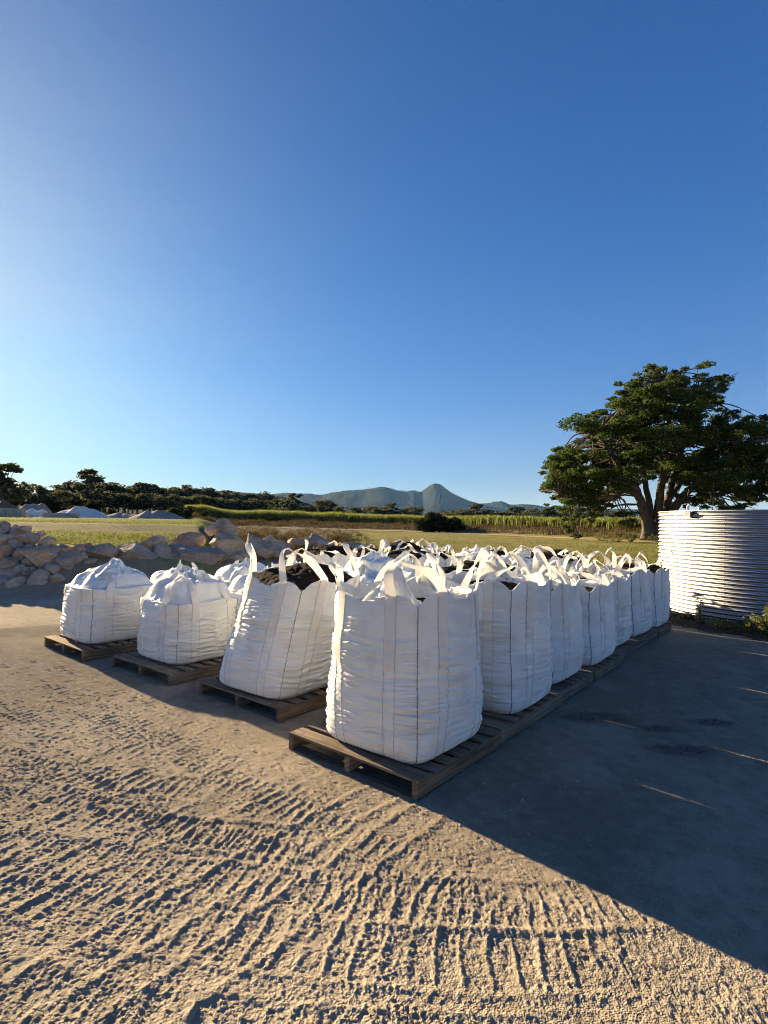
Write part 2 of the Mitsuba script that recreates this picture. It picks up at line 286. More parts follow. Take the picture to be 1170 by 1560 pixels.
# dirt track along the foot of the far bank
bx = np.linspace(-30, 60, 120); by = np.interp(bx, BX, BY)
tv = np.stack([np.stack([bx, by - o, terrain(bx, by - o) + .03 + .02 * i], -1) for i, o in enumerate((9.5, 7, 4.5))])
put('dirt_track', mikit.ply((tv.reshape(-1, 3), grid_faces(3, 120)), 'mat_track', smooth=True), kind='structure')

# mountains and the wooded hill, from their skylines
def ridge(name, prof, D, depth, mat, amp, seed, base_py):
    px = np.array([p[0] for p in prof], float); py = np.array([p[1] for p in prof], float)
    xs = np.linspace(px[0], px[-1], 260); yy = np.interp(xs, px, py)
    top = np.array([at(a, b, D) for a, b in zip(xs, yy)])
    rows, prof_t = [], np.linspace(-1, 1, 41)
    for t in prof_t:
        y = top[:, 1] + t * depth
        x = top[:, 0] * (1 + t * depth / D * .6)
        sh = np.maximum(0, 1 - abs(t)) ** 1.15
        spur = .14 * (nf(x / (depth * .15), y / (depth * .35), 0, 5, seed) - .5) * (1 - abs(t)) * min(1, abs(t) * 5)
        z = -6 + (top[:, 2] + 6) * np.clip(sh + spur * .9, 0, 1.05 if abs(t) > .05 else 1) + amp * (nf(x / (amp * 5), y / (amp * 5), 0, 3, seed + 1) - .5) * (1 - abs(t))
        rows.append(np.stack([x, y, z], -1))
    v = np.stack(rows)
    put(name, mikit.ply((v.reshape(-1, 3), grid_faces(41, 260)), mat, smooth=True), kind='structure')
MTN = [(200, 768), (330, 757), (400, 753), (435, 751), (470, 752), (490, 754), (505, 750), (530, 747), (555, 746), (570, 743), (583, 741), (592, 743), (605, 747), (620, 748), (632, 746), (640, 750), (650, 743), (656, 738), (664, 736), (672, 738), (678, 744), (690, 752), (703, 758), (715, 763), (730, 767), (745, 766), (752, 764), (766, 763), (773, 767), (780, 769), (800, 768), (817, 769), (822, 771), (850, 772), (900, 774), (980, 776), (1060, 778), (1170, 783), (1300, 790)]
ridge('mountain', MTN, 6500, 1500, 'mat_forest', 16, 3, 784)
HILL = [(-200, 772), (0, 770), (150, 764), (250, 752), (300, 747), (330, 747), (350, 749), (370, 750), (400, 752), (430, 755), (455, 763), (480, 772), (520, 782), (560, 790)]
ridge('hill', HILL, 900, 260, 'mat_forest', 5, 9, 784)

# ------------------------------------------------------------------ boulders
def boulder_mesh(seed, sub):
    rng = np.random.default_rng(seed)
    m = trimesh.creation.icosphere(subdivisions=sub); v = np.array(m.vertices)
    for _ in range(17):
        n = rng.normal(size=3); n /= np.linalg.norm(n); d = rng.uniform(.50, .80)
        o = v @ n - d
        v = v - np.maximum(o, 0)[:, None] * n
    v = v * rng.uniform(.85, 1.1, 3)
    nn = v / np.linalg.norm(v, axis=1, keepdims=True)
    v = v + nn * (.10 * (meshkit.fbm(v * 1.6 + seed, 3, seed)[:, None] - .5) + .07 * (meshkit.fbm(v * 5 + seed, 3, seed + 5)[:, None] - .5))
    v = v - (v.max(0) + v.min(0)) / 2
    return v / np.abs(v).max(0), np.array(m.faces)
ROCKS_HI = [mikit.ply(boulder_mesh(100 + i, 3), smooth=17) for i in range(9)]
ROCKS_LO = [mikit.ply(boulder_mesh(200 + i, 2), smooth=17) for i in range(10)]
def wall_d(px): return float(np.interp(px, [-200, 90, 130, 200, 300, 400, 540, 640], [12.3, 12.4, 12.9, 13.9, 14.9, 15.9, 18.6, 19.5]))
ROCKN = [0]
def boulder(px, py, w, h, label, mat=None, tilt=0.0, d=None, hi=True, group=None):
    if d is None:
        d0 = wall_d(px); c = to_world(np.array([px - 585, py - 780, FOC], float)); k = -c[2] / c[1]
        z = (H - d0 * k) / (1 + k); d = d0 + max(0.0, z)
    p = at(px, py, d); s = d / FOC
    i = ROCKN[0]; ROCKN[0] += 1
    rng = np.random.default_rng(900 + i)
    src = (ROCKS_HI if hi else ROCKS_LO)[i % (9 if hi else 10)]
    m = mat if mat is not None else int(rng.integers(0, 4))
    k = thing('boulder', label, 'boulder', group)
    az = math.degrees(math.atan2(p[0], p[1]))
    dep = .5 * (w + h) * s * .5 * rng.uniform(.8, 1.1)
    tw = T().translate([float(v) for v in p]).rotate([0, 0, 1], -az).rotate([0, 1, 0], tilt).scale([w * s / 2, dep, h * s / 2]).rotate([0, 0, 1], float(rng.uniform(-25, 25) + 180 * rng.integers(0, 2)))
    scene[k] = {**src, 'bsdf': {'type': 'ref', 'id': ROCKM[m]}, 'to_world': tw}
    return p
BIG = [
 (63, 848, 60, 33, 'big pale wedge-shaped boulder in the middle of the left rock pile', 1, 12), (24, 893, 34, 28, 'rounded pale grey boulder at the foot of the left rock pile, nearest its left end', 0, 0),
 (60, 886, 34, 35, 'pitted grey upright boulder at the foot of the pile, left of the short tied bag', 0, 0), (15, 876, 36, 18, 'flat grey boulder just above the rounded one at the left foot of the pile', 0, -4),
 (43, 872, 19, 16, 'small round grey boulder under the big wedge-shaped one', 2, 0), (30, 867, 20, 15, 'small grey boulder left of the round one under the wedge-shaped boulder', 0, 0),
 (15, 859, 26, 19, 'grey block left of the wedge-shaped boulder, halfway up the pile', 2, 0), (31, 845, 19, 19, 'round grey stone leaning on the left tip of the wedge-shaped boulder', 0, 0),
 (43, 822, 32, 20, 'smooth pale boulder lying just above the wedge-shaped one', 0, 5), (72, 827, 24, 20, 'tan boulder on the upper right shoulder of the left rock pile', 1, 0),
 (45, 836, 18, 14, 'small dark stone wedged behind the wedge-shaped boulder', 2, 0), (23, 811, 18, 22, 'upright grey slab on the crest of the left rock pile', 0, 8),
 (9, 807, 18, 24, 'tall grey slab on the crest at the left edge of the picture', 2, -6), (39, 808, 18, 13, 'low tan stone on the crest right of the two upright slabs', 1, 0),
 (5, 842, 26, 24, 'reddish brown boulder at the left edge, halfway up the pile', 3, 0), (23, 832, 22, 19, 'brown grey boulder between the reddish one and the smooth pale one', 2, 0),
 (6, 824, 28, 20, 'tan boulder at the left edge under the tall slab', 1, 0), (101, 856, 28, 26, 'bluish grey boulder behind the left corner of the short tied bag', 2, 0),
 (88, 882, 20, 16, 'small layered tan stone at the foot of the pile beside the short tied bag', 1, 0), (97, 838, 15, 17, 'small bright tan stone high on the right end of the left rock pile', 3, 0),
 (121, 836, 20, 14, 'small reddish stone above the leftmost bag', 3, 10), (119, 850, 24, 19, 'brown grey boulder just above the leftmost bag', 2, 0), (84, 843, 16, 20, 'narrow grey stone beside the right tip of the wedge-shaped boulder', 2, 0),
 (80, 866, 24, 16, 'dark stone in the gap under the right tip of the wedge-shaped boulder', 2, 0), (46, 856, 20, 14, 'dark stone in the gap under the middle of the wedge-shaped boulder', 2, 0), (3, 889, 22, 28, 'dark grey boulder cut by the left edge at the foot of the pile', 2, 0),
 (153, 845, 54, 30, 'long dark grey boulder behind the leftmost bag', 2, -8), (206, 850, 60, 46, 'large dark rounded boulder rising behind the leftmost bag', 2, 0), (240, 828, 30, 22, 'grey pyramid-shaped boulder right of the large dark rounded one', 0, 0),
 (247, 842, 36, 24, 'flat grey boulder under the pyramid-shaped one', 0, 0), (288, 826, 52, 29, 'brown boulder with a peaked top behind the second bag from the left', 3, 6), (300, 850, 94, 32, 'very long dark slab lying behind the second bag from the left', 2, 6),
 (349, 829, 52, 33, 'big sunlit tan boulder behind the leaning bag', 1, 0), (343, 808, 38, 28, 'tall dark boulder tilted up above the rest of the wall', 2, 38), (394, 836, 42, 31, 'smooth grey boulder right of the big tan one', 2, 22),
 (366, 850, 40, 20, 'grey boulder low in the wall under the big tan one', 0, 0), (413, 826, 26, 18, 'grey stone with a pointed top, in the middle of the wall', 0, 0), (262, 855, 36, 22, 'grey boulder low behind the bag with the tied neck', 0, 12),
 (133, 836, 22, 16, 'small brown stone at the left end of the long dark boulder', 3, 0), (428, 839, 38, 29, 'pale blocky boulder in the middle of the wall with a lit left edge', 0, 0), (456, 832, 34, 22, 'brown boulder right of the pale blocky one', 3, 0),
 (489, 829, 50, 21, 'grey slab tilted down to the right near the right end of the wall', 0, 16), (535, 837, 54, 19, 'flat grey slab at the right end of the wall', 0, 3), (480, 842, 28, 20, 'dark grey stone under the tilted slab', 2, 0),
 (618, 831, 22, 10, 'small pale stone lying on the grass beyond the bags', 1, 0), (440, 852, 40, 16, 'low grey stone just above the white bags in the middle of the wall', 0, 0), (322, 808, 20, 16, 'dark stone at the left foot of the tall tilted boulder', 2, 0), (190, 836, 28, 14, 'small flat tan stone on top of the wall, left of the large dark rounded one', 1, 0),
 (222, 832, 24, 16, 'reddish stone on top of the wall behind the large dark rounded one', 3, 0), (268, 838, 22, 18, 'small grey stone between the pyramid-shaped boulder and the peaked brown one', 2, 0),
 (60, 814, 16, 10, 'small grey stone at the crest, left of the grass bank', 0, 0), (110, 845, 16, 12, 'small dark stone over the left corner of the leftmost bag', 2, 0), (136, 858, 20, 14, 'dark stone half hidden by the left end of the leftmost bag', 2, 0), (510, 842, 26, 16, 'dark grey stone between the two slabs at the right end of the wall', 2, 0),
]
for px, py, w, h, lab, m, t in BIG: boulder(px, py, w * 1.08, h * 1.12, lab, m, t)
rng = random.Random(4)
fill = []
for _ in range(3000):
    if len(fill) >= 140: break
    px = rng.uniform(-60, 540)
    lo = np.interp(px, [-60, 100, 130, 300, 540], [908, 902, 896, 892, 866]); top = np.interp(px, [-60, 30, 60, 130, 200, 540], [800, 806, 822, 838, 838, 838])
    py = rng.uniform(top + 4, lo - 4); w = rng.uniform(11, 21)
    if all(abs(px - a) > .42 * (w + b) or abs(py - c) > .38 * (w + b) for a, c, b in fill): fill.append((px, py, w))
for i_, (px, py, w) in enumerate(sorted(fill)):
    d0 = wall_d(px); c = to_world(np.array([px - 585, py - 780, FOC], float)); k = -c[2] / c[1]
    z = (H - d0 * k) / (1 + k); d = d0 + z + .28 if z > 0 else max(10.9, H / k - .05)
    mt_ = rng.randrange(4)
    boulder(px, py, w * 1.25, w * rng.uniform(.75, 1.1), f'small {("grey", "tan", "dark grey", "reddish")[mt_]} filling stone of the rock wall, {ORD[i_]} from the left', mt_, rng.uniform(-20, 20), d=d, hi=False, group='small stones filling the rock wall')

# ------------------------------------------------------------------ pallets
ROT = 51.0
def board_uv(v): return np.stack([v[:, 1], v[:, 0] + v[:, 2] * 1.7], 1)
def board_shape(sx, sy, sz, along, seed):
    r = np.random.default_rng(seed); v, f = chamfer_box(sx, sy, sz, .003)
    v = v + r.normal(scale=.0012, size=v.shape)
    u = np.stack([v[:, along] + seed * 1.37, v[:, 1 - along] + v[:, 2] * 1.7 + seed * .61], 1)
    return mikit.ply((v, f), uv=u)
PW, PL = 1.08, 1.19                     # along the bearers (x), along the boards (y)
TOPB = [[board_shape(w, PL, .019, 1, 10 + 7 * i + j) for j in range(4)] for i, w in enumerate((.135, .098))]
BEAR = [board_shape(PW, .045, .098, 0, 60 + j) for j in range(4)]
BOTB = [board_shape(.1, PL, .018, 1, 80 + j) for j in range(3)]
def pallet(cx, cy, rot, label, group, tone, seed, z0=0.0, wide=1.0):
    k = thing('pallet', label, 'pallet', group); r = random.Random(seed)
    base = T().translate([cx, cy, z0]).rotate([0, 0, 1], rot)
    def piece(name, shape, x, y, z, mat, yaw=0, roll=0):
        put(name, {**shape, 'bsdf': {'type': 'ref', 'id': mat}, 'to_world': base @ T().translate([x * wide, y, z]).rotate([0, 0, 1], yaw).rotate([0, 1, 0], roll).scale([wide, 1, 1])}, k)
    for j, y in enumerate((-PL / 2 + .024, 0, PL / 2 - .024)):
        piece('bearer', BEAR[r.randrange(4)], 0, y, .018 + .049, WOOD[(tone + r.choice((0, 0, 1, 3))) % 4])
    xs = [-PW / 2 + .0675] + [-PW / 2 + .135 + .037 + .049 + i * (.098 + .037) for i in range(5)] + [PW / 2 - .0675]
    xs[1:6] = list(np.linspace(-PW / 2 + .228, PW / 2 - .228, 5))
    for i, x in enumerate(xs):
        end = i in (0, 6)
        piece('top_board', TOPB[0 if end else 1][r.randrange(4)], x + r.uniform(-.004, .004), r.uniform(-.006, .006), .018 + .098 + .0100, WOOD[(tone + r.choice((0, 0, 0, 1, 2, 3))) % 4], r.uniform(-.4, .4), r.uniform(-.5, .5))
    for x in (-PW / 2 + .05, 0, PW / 2 - .05):
        piece('bottom_board', BOTB[r.randrange(3)], x, r.uniform(-.004, .004), .0085, WOOD[(tone + 2) % 4], r.uniform(-.3, .3))
    return .137

# ------------------------------------------------------------------ bulk bags
def bag(cx, cy, rot, label, group, lod, seed, zb=.136, h=1.06, w=1.0, kind='open', lean=(0, 0), fill=.10, flaps=1, dome=.06, loop_up=0.0):
    k = thing('bulk_bag', label, 'bulk bag', group)
    rng = np.random.default_rng(seed)
    nphi, nt = ((232, 132), (116, 64), (68, 36))[lod]
    ca, sa = math.cos(rad(rot)), math.sin(rad(rot))
    def W(p):
        p = np.asarray(p, float)
        return np.stack([cx + p[..., 0] * ca - p[..., 1] * sa, cy + p[..., 0] * sa + p[..., 1] * ca, zb + p[..., 2]], -1)
    phi = (np.arange(nphi) + .5) / nphi * 2 * PI
    dcor = np.abs(((phi - PI / 4) % (PI / 2) + PI / 4) % (PI / 2) - PI / 4)      # angle to the nearest corner
    so = rng.uniform(0, 50)
    c1, s1 = np.cos(phi), np.sin(phi)
    lowf = lambda f, z, sd: nf(c1 * f + so, s1 * f + so, z, 3, sd)
    if kind == 'open':
        zr = h + .035 * np.exp(-((dcor - .30) / .16) ** 2) - .055 * np.exp(-(dcor / .09) ** 2) - .02 * (dcor > .6) + .07 * (lowf(1.2, 0, 3) - .5) + .03 * (lowf(5, 3, 4) - .5)
    else:
        zr = h + .05 * (lowf(1.0, 0, 3) - .5)
    def radius(t, zz):
        hb = np.interp(t, [0, .06, .3, .6, .85, 1.0], [.425, .445, .472, .482, .476, .462 if kind == 'open' else .445]) * w
        n = np.interp(t, [0, .2, .5, .8, 1], [6.0, 3.8, 2.35, 2.35, 2.9 if kind == 'open' else 4.0])
        r = hb / (np.abs(c1) ** n + np.abs(s1) ** n) ** (1 / n)
        r = r + .035 * w * (nf(c1 * 1.1 + so, s1 * 1.1 + so, zz * 1.6, 2, 5) - .5)
        r = r - .05 * max(0, 1 - t / .05) ** 2
        env = sstep(.02, .15, np.array(t)) * (1 - .75 * sstep(.66, .86, np.array(t)))
        ww = zz * 40 + 3.6 * nf(c1 * 2 + so, s1 * 2 + so, zz * 2.5, 2, 7)
        a1 = 1 - np.abs(2 * nf(c1 * 2.3 + so, s1 * 2.3 + so, ww, 1, 8) - 1)
        a2 = 1 - np.abs(2 * nf(c1 * 4.6 + so, s1 * 4.6 + so, ww * 2.1, 1, 9) - 1)
        amp = .7 + 1.1 * sstep(.3, .65, lowf(1.6, zz * 2, 10))
        r = r + env * amp * (.012 * a1 ** 2 + .006 * a2) * (1.0 if lod < 2 else .8)
        return r + .012 * (1 - env) * (nf(c1 * 3 + so, s1 * 3 + so, zz * 4, 3, 12) - .5) * sstep(.5, .8, np.array(t))
    rows, ts = [], np.linspace(0, 1, nt)
    def leaned(x, y, z):
        q = np.clip(z / h, 0, 1.4) ** 1.2
        return x + lean[0] * q, y + lean[1] * q
    for t in ts:
        z = t * zr; r = radius(t, z); x, y = leaned(r * c1, r * s1, z)
        rows.append(np.stack([x, y, z], -1))
    outer = np.stack(rows)
    rt = np.hypot(rows[-1][:, 0] - lean[0], rows[-1][:, 1] - lean[1])
    if kind == 'open':
        zc = h - fill
        for dr_, fz in ((.006, .004), (.014, -.004), (.02, -.03), (.03, -.08), (.035, -.16), (.04, -.24)):
            z = zr + fz; r = rt - dr_ + .012 * (lowf(4, fz * 9, 14) - .5) * (fz < -.02); x, y = leaned(r * c1, r * s1, z)
            rows.append(np.stack([x, y, z], -1))
    else:
        # the loose collar is gathered over the fill: pleats run in to a neck
        px_, py_ = rng.uniform(-.1, .1, 2)
        m = 26 if lod < 2 else 16
        for i in range(1, m + 1):
            s = i / m; r = rt * (1 - s * .985)
            x, y = r * c1 + px_ * s, r * s1 + py_ * s
            pl = 1 - np.abs(2 * nf(c1 * 2.6 + so, s1 * 2.6 + so, s * 1.6, 2, 15) - 1)
            pl2 = 1 - np.abs(2 * nf(x * 8 + so, y * 8, s * 1.0, 2, 16) - 1)
            z = zr + .16 * (1 - (1 - s) ** 3) + (.07 * pl * sstep(.0, .35, np.array(s)) + .05 * pl2 + .16 * (nf(x * 3.2 + so, y * 3.2, 0, 2, 23) - .5)) * sstep(0, .25, np.array(s)) - .05
            z = z + .05 * sstep(.1, 0, np.array(s)) + .10 * np.exp(-((1 - s) / .18) ** 2) * (.5 + nf(c1 * 2, s1 * 2 + so, s * 4, 2, 17)) 
            x2, y2 = leaned(x, y, z)
            rows.append(np.stack([x2, y2, z], -1))
    v = np.stack(rows); nr = len(v)
    vv = np.vstack([W(v.reshape(-1, 3)), W(np.array([[0, 0, 0.0]]))]); ff = grid_faces(nr, nphi, True); j = np.arange(nphi)
    ff = np.vstack([ff, np.stack([j * 0 + nr * nphi, (j + 1) % nphi, j], 1)])
    put('body', mikit.ply((vv, ff), BAGM[(0, 1, 0, 2, 1, 0, 2)[seed % 7]], smooth=True), k)
    def col(a): return int(round((a % (2 * PI)) / (2 * PI) * nphi - .5)) % nphi
    def strip(a, halfw, r0, r1, off):
        """a band on the bag's skin at angle a, rows r0..r1"""
        i = np.arange(r0, r1); fcol = (a % (2 * PI)) / (2 * PI) * nphi - .5
        k0 = int(math.floor(fcol)); fr = fcol - k0
        p = outer[i, k0 % nphi] * (1 - fr) + outer[i, (k0 + 1) % nphi] * fr
        g = outer[i, (k0 + 2) % nphi] - outer[i, (k0 - 1) % nphi]
        g[:, 2] *= .5; g /= np.linalg.norm(g, axis=1, keepdims=True)
        n = np.stack([g[:, 1], -g[:, 0], 0 * g[:, 0]], 1); n /= np.linalg.norm(n, axis=1, keepdims=True)
        return p + n * off, g, n
    stepk = 1 if lod == 0 else (1 if lod == 1 else 2)
    cors = [PI / 4 + i * PI / 2 for i in range(4)]
    for a in cors:
        r1 = nt
        p, g, n = strip(a, .004, 0, r1, .0055); hw = .0018 if lod == 0 else .0026
        q = np.stack([p - g * hw - n * .008, p - g * hw, p + g * hw, p + g * hw - n * .008], 1)
        put('corner_seam', mikit.ply((W(q.reshape(-1, 3)), grid_faces(len(p), 4)), 'mat_seam', smooth=False), k)
    if lod <= 1:
        for a in cors[1:] if lod == 0 else cors[2:3]:
            for da in (-.42, -.27, .27, .42):
                p, g, n = strip(a + da, .002, 0, nt - 1, .004); hw = .0016 if lod == 0 else .002
                q = np.stack([p - g * hw - n * .005, p - g * hw, p + g * hw, p + g * hw - n * .005], 1)
                put('stitch_line', mikit.ply((W(q.reshape(-1, 3)), grid_faces(len(p), 4)), 'mat_stitch', smooth=False), k)
    # lifting loops: two legs sewn either side of a corner, a loop above
    bw = .038
    for ci, a in enumerate(cors):
        da = .345
        legs = []
        top_row = nt - 1 if kind == 'open' else int(nt * .97)
        low = int(nt * (.56 if kind == 'open' else .70))
        for sg in (-1, 1):
            p, g, n = strip(a + sg * da, bw, low, top_row + 1, .006)
            st = max(1, len(p) // (26 if lod == 0 else 12 if lod == 1 else 7))
            legs.append((p[::st], g[::st], n[::st]))
        (pa, ga, na), (pb, gb, nb) = legs
        A, B = pa[-1], pb[-1]
        outd = np.array([math.cos(a), math.sin(a), 0])
        mid = (A + B) / 2
        if kind == 'open':
            up_ = rng.uniform(.09, .30); inn = rng.uniform(-.20, .10); side = rng.uniform(-.15, .15)
        else:
            up_ = rng.uniform(.10, .20) + loop_up; inn = -rng.uniform(.18, .34); side = rng.uniform(-.14, .14)
        e = (B - A); e[2] = 0; Ld = np.linalg.norm(e); e /= Ld
        apex = mid + np.array([0, 0, up_]) + outd * inn + e * side
        a1 = A + np.array([0, 0, up_ * .55]) + outd * inn * .45 + e * (.05 + side * .4) + rng.normal(scale=.012, size=3)
        b1 = B + np.array([0, 0, up_ * .55]) + outd * inn * .45 + e * (-.05 + side * .4) + rng.normal(scale=.012, size=3)
        a2 = apex - e * .035 - np.array([0, 0, .02]); b2 = apex + e * .035 - np.array([0, 0, .02])
        loop = catmull([pa[-2], A, a1, a2, apex, b2, b1, B, pb[-2]], 5 if lod == 0 else 4 if lod == 1 else 3)
        m0 = (5, 4, 3)[lod]; loop = loop[m0 + 1:-m0 - 1]
        n_ = len(loop); s = np.linspace(0, 1, n_)
        bell = np.sin(s * PI) ** 1.5
        tw = rng.uniform(-.9, .9)
        gl = ga[-1][None] * (1 - s[:, None]) + gb[-1][None] * s[:, None]
        wv = gl * (1 - bell[:, None] * .8) + outd[None] * bell[:, None] * (.9 + .2 * tw) + np.array([0, 0, 1.0])[None] * bell[:, None] * tw * .5
        path = np.vstack([pa, loop, pb[::-1]]); wv = np.vstack([ga, wv, gb[::-1]])
        tt = np.gradient(path, axis=0); tt /= np.linalg.norm(tt, axis=1, keepdims=True) + 1e-9
        wv = wv - (wv * tt).sum(1, keepdims=True) * tt; wv /= np.linalg.norm(wv, axis=1, keepdims=True) + 1e-9
        nn = np.cross(tt, wv)
        inside = np.zeros(len(path)); inside[len(pa):len(pa) + n_] = bell
        hw = bw * (1 - .25 * inside)[:, None]; th_ = .0016
        curl = (.010 * inside * math.copysign(1, tw))[:, None]
        q = np.stack([path - wv * hw + nn * curl, path - wv * hw * .45 + nn * curl * .15, path + wv * hw * .45 + nn * curl * .15, path + wv * hw + nn * curl], 1)
        put('lifting_loop', mikit.ply((W(q.reshape(-1, 3)), grid_faces(len(path), 4)), 'mat_strap', smooth=True), k)
    # crumpled flaps of the loose collar
    for fi in range(flaps):
        a0 = rng.uniform(0, 2 * PI); span = rng.uniform(.7, 1.5); hgt = rng.uniform(.16, .30)
        nu, nv = (34, 14) if lod == 0 else (20, 9)
        u = np.linspace(0, 1, nu)[None]; vq = np.linspace(0, 1, nv)[:, None]
        aa = a0 + span * (u - .5) * (1 - .3 * vq); sd = rng.uniform(0, 60)
        base_r = np.interp(aa % (2 * PI), phi, rt, period=2 * PI) - .025
        base_z = np.interp(aa % (2 * PI), phi, zr, period=2 * PI) - .03
        if kind != 'open': base_r = base_r * .55; base_z = base_z + .16
        prof = np.sin(u * PI) ** .6
        r_ = base_r - vq * prof * hgt * rng.uniform(.4, 1.0) + .06 * vq * (nf(u * 6 + sd, vq * 2, sd, 2, 18) - .5) * 2
        z_ = base_z + hgt * np.sin(vq * 1.9) * prof * rng.uniform(.7, 1.0) + .07 * vq * (nf(u * 5 + sd, vq * 3, sd + 5, 2, 19) - .5) * 2
        x, y = leaned(r_ * np.cos(aa), r_ * np.sin(aa), z_)
        p = np.stack([x, y, z_], -1)
        put('collar_flap', mikit.ply((W(p.reshape(-1, 3)), grid_faces(nv, nu)), 'mat_flap', smooth=True), k)
    if kind == 'open':
        nr_, na_ = (30, 110) if lod < 2 else (10, 40)
        ph = np.arange(na_) / na_ * 2 * PI; rho = np.linspace(0.001, 1, nr_)[:, None]
        rb = np.interp(ph, phi, rt, period=2 * PI)[None] - .015
        x, y = rho * rb * np.cos(ph), rho * rb * np.sin(ph)
        z = zc + dome * (1 - rho ** 2) + .08 * (nf(x * 3 + so, y * 3, 0, 3, 20) - .5) + .028 * (nf(x * 26 + so, y * 26, 0, 3, 21) - .5)
        x, y = leaned(x, y, z)
        put('compost', mikit.ply((W(np.stack([x, y, z], -1).reshape(-1, 3)), grid_faces(nr_, na_, True)), 'mat_compost', smooth=False), k)

# column 1 is the row along the right edge; front corners measured on the ground
SC = H / 1.80
def grow(c): return on_ground(*c)[:2]
FRONT = [grow((636, 1224)), grow((426, 1103)), grow((259, 1047)), grow((126.5, 1008.7))]
EDGE = [grow(p) for p in ((636, 1224), (763, 1137), (856, 1073), (907, 1040), (945, 1008), (971.5, 990), (1004, 972), (1026, 960))]
def loc(c, rot, dx, dy):
    a = rad(rot); return c[0] + dx * math.cos(a) - dy * math.sin(a), c[1] + dx * math.sin(a) + dy * math.cos(a)
ROWN = ['right-hand row', 'second row from the right', 'third row from the right', 'left-hand row']
POS = ['front', 'second', 'third', 'fourth', 'fifth', 'sixth', 'seventh', 'last']
spec = {  # (row, place): bag settings
 (0, 0): dict(label='tall full white bag at the front corner, nearest the camera, its rim crumpled', h=1.075, w=1.04, fill=.14, flaps=2, lod=0, dome=.0),
 (0, 1): dict(label='white bag just behind the front corner one, right-hand row', h=1.07, w=1.06, fill=.10, flaps=1, lod=0),
 (0, 2): dict(label='white bag third along the right-hand row, slumped to its left at the top', h=0.97, w=1.04, fill=.12, flaps=1, lod=1, lean=(.06, .04)),
 (0, 3): dict(label='white bag fourth along the right-hand row with crumpled collar', h=0.9, w=1.04, fill=.12, flaps=2, lod=1),
 (0, 4): dict(label='white bag fifth along the right-hand row, partly hidden by its neighbours', h=0.89, w=1.02, fill=.1, flaps=2, lod=1),
 (0, 5): dict(label='smooth white bag sixth along the right-hand row, bulging at the bottom', h=0.93, w=1.04, fill=.1, flaps=1, lod=1, lean=(-.05, .0)),
 (0, 6): dict(label='white bag at the far end of the right-hand row, beside the corrugated tank', h=0.88, w=1.0, fill=.0, flaps=0, lod=1, dome=.08),
 (1, 0): dict(label='tall leaning white bag heaped with dark compost, left of the front corner bag', h=1.02, w=1.08, fill=.03, flaps=0, lod=0, lean=(.14, -.13), dome=.17),
 (2, 0): dict(label='short white bag with its neck gathered into a tall twisted knot', h=.66, w=1.02, kind='tied', flaps=4, lod=0, loop_up=.16),
 (3, 0): dict(label='short white bag with flat folded collar, leftmost of the front line', h=.69, w=1.06, kind='tied', flaps=2, lod=0),
}
rng = random.Random(11)
PIT = 1.10
for c in range(4):
    for r in range(7 if c == 0 else 8):
        wide = 1.0
        if c == 0:
            corner = EDGE[r]; rot = ROT + rng.uniform(-1, 1); gap = EDGE[r + 1] - EDGE[r]
            wide = min(1.2, max(.82, (np.linalg.norm(gap) - .03) / PW))
        else:
            f = FRONT[c]; rot = ROT + (-1.5, 0, 1.0, .5)[c] + rng.uniform(-1.5, 1.5)
            corner = loc(f, ROT + 1, (1.10, 1.07, 1.12, 1.09)[c] * r + rng.uniform(-.02, .04) * (r > 0), rng.uniform(-.03, .03) * (r > 0))
        px_, py_ = loc(corner, rot, PW * wide / 2, PL / 2)
        far = r >= 3 and c > 0
        if r == 0: plab = ['weathered pallet under the front corner bag, its open side towards the camera', 'dark pallet under the leaning bag', 'grey pallet under the bag with the tied neck', 'pallet at the left end of the front line, its end board in the sun'][c]; pg = None
        else: plab = f'pallet under the {POS[r]} bag of the {ROWN[c]}'; pg = None
        zt = pallet(px_, py_, rot, plab, pg, (0, 2, 1, 0)[c] if r == 0 else rng.randrange(4), 50 * c + r, wide=wide)
        s = dict(spec.get((c, r), {}))
        if not s:
            tied = (c, r) in ((2, 1), (2, 2), (3, 1), (3, 2), (3, 3)) or rng.random() < (.15 if c < 2 else .2)
            s = dict(kind='tied' if tied else 'open', h=(rng.uniform(.56, .66) if (c, r) in ((2, 1), (2, 2), (3, 1), (3, 2), (3, 3)) else rng.uniform(.70, .88)) if tied else rng.uniform(.84, .99), w=rng.uniform(.99, 1.05), fill=rng.uniform(-.05, .03), flaps=2 if tied else rng.choice((0, 0, 1, 1)),
                     lod=2 if (r >= 2 or c == 3) else 1, lean=(rng.uniform(-.05, .05), rng.uniform(-.05, .05)), dome=rng.uniform(.09, .20))
            what = 'short white bag with gathered collar' if tied else 'open white bag of compost'
            s['label'] = f'{what}, {POS[r]} in the {ROWN[c]}'
        lab = s.pop('label'); lod = s.pop('lod')
        off = {(0, 0): (-.02, -.09), (1, 0): (-.04, -.05), (2, 0): (.06, .0), (3, 0): (.05, .02), (0, 1): (.06, -.12), (0, 2): (-.04, -.08), (0, 3): (-.09, -.11), (0, 4): (-.06, -.08), (0, 5): (-.02, -.1), (0, 6): (.0, -.14)}.get((c, r), (rng.uniform(-.02, .02), rng.uniform(-.03, .03)))
        bx_, by_ = loc((px_, py_), rot, *off)
        bag(bx_, by_, rot + rng.uniform(-2, 2), lab, None, lod, 300 + 20 * c + r, zb=zt, **s)

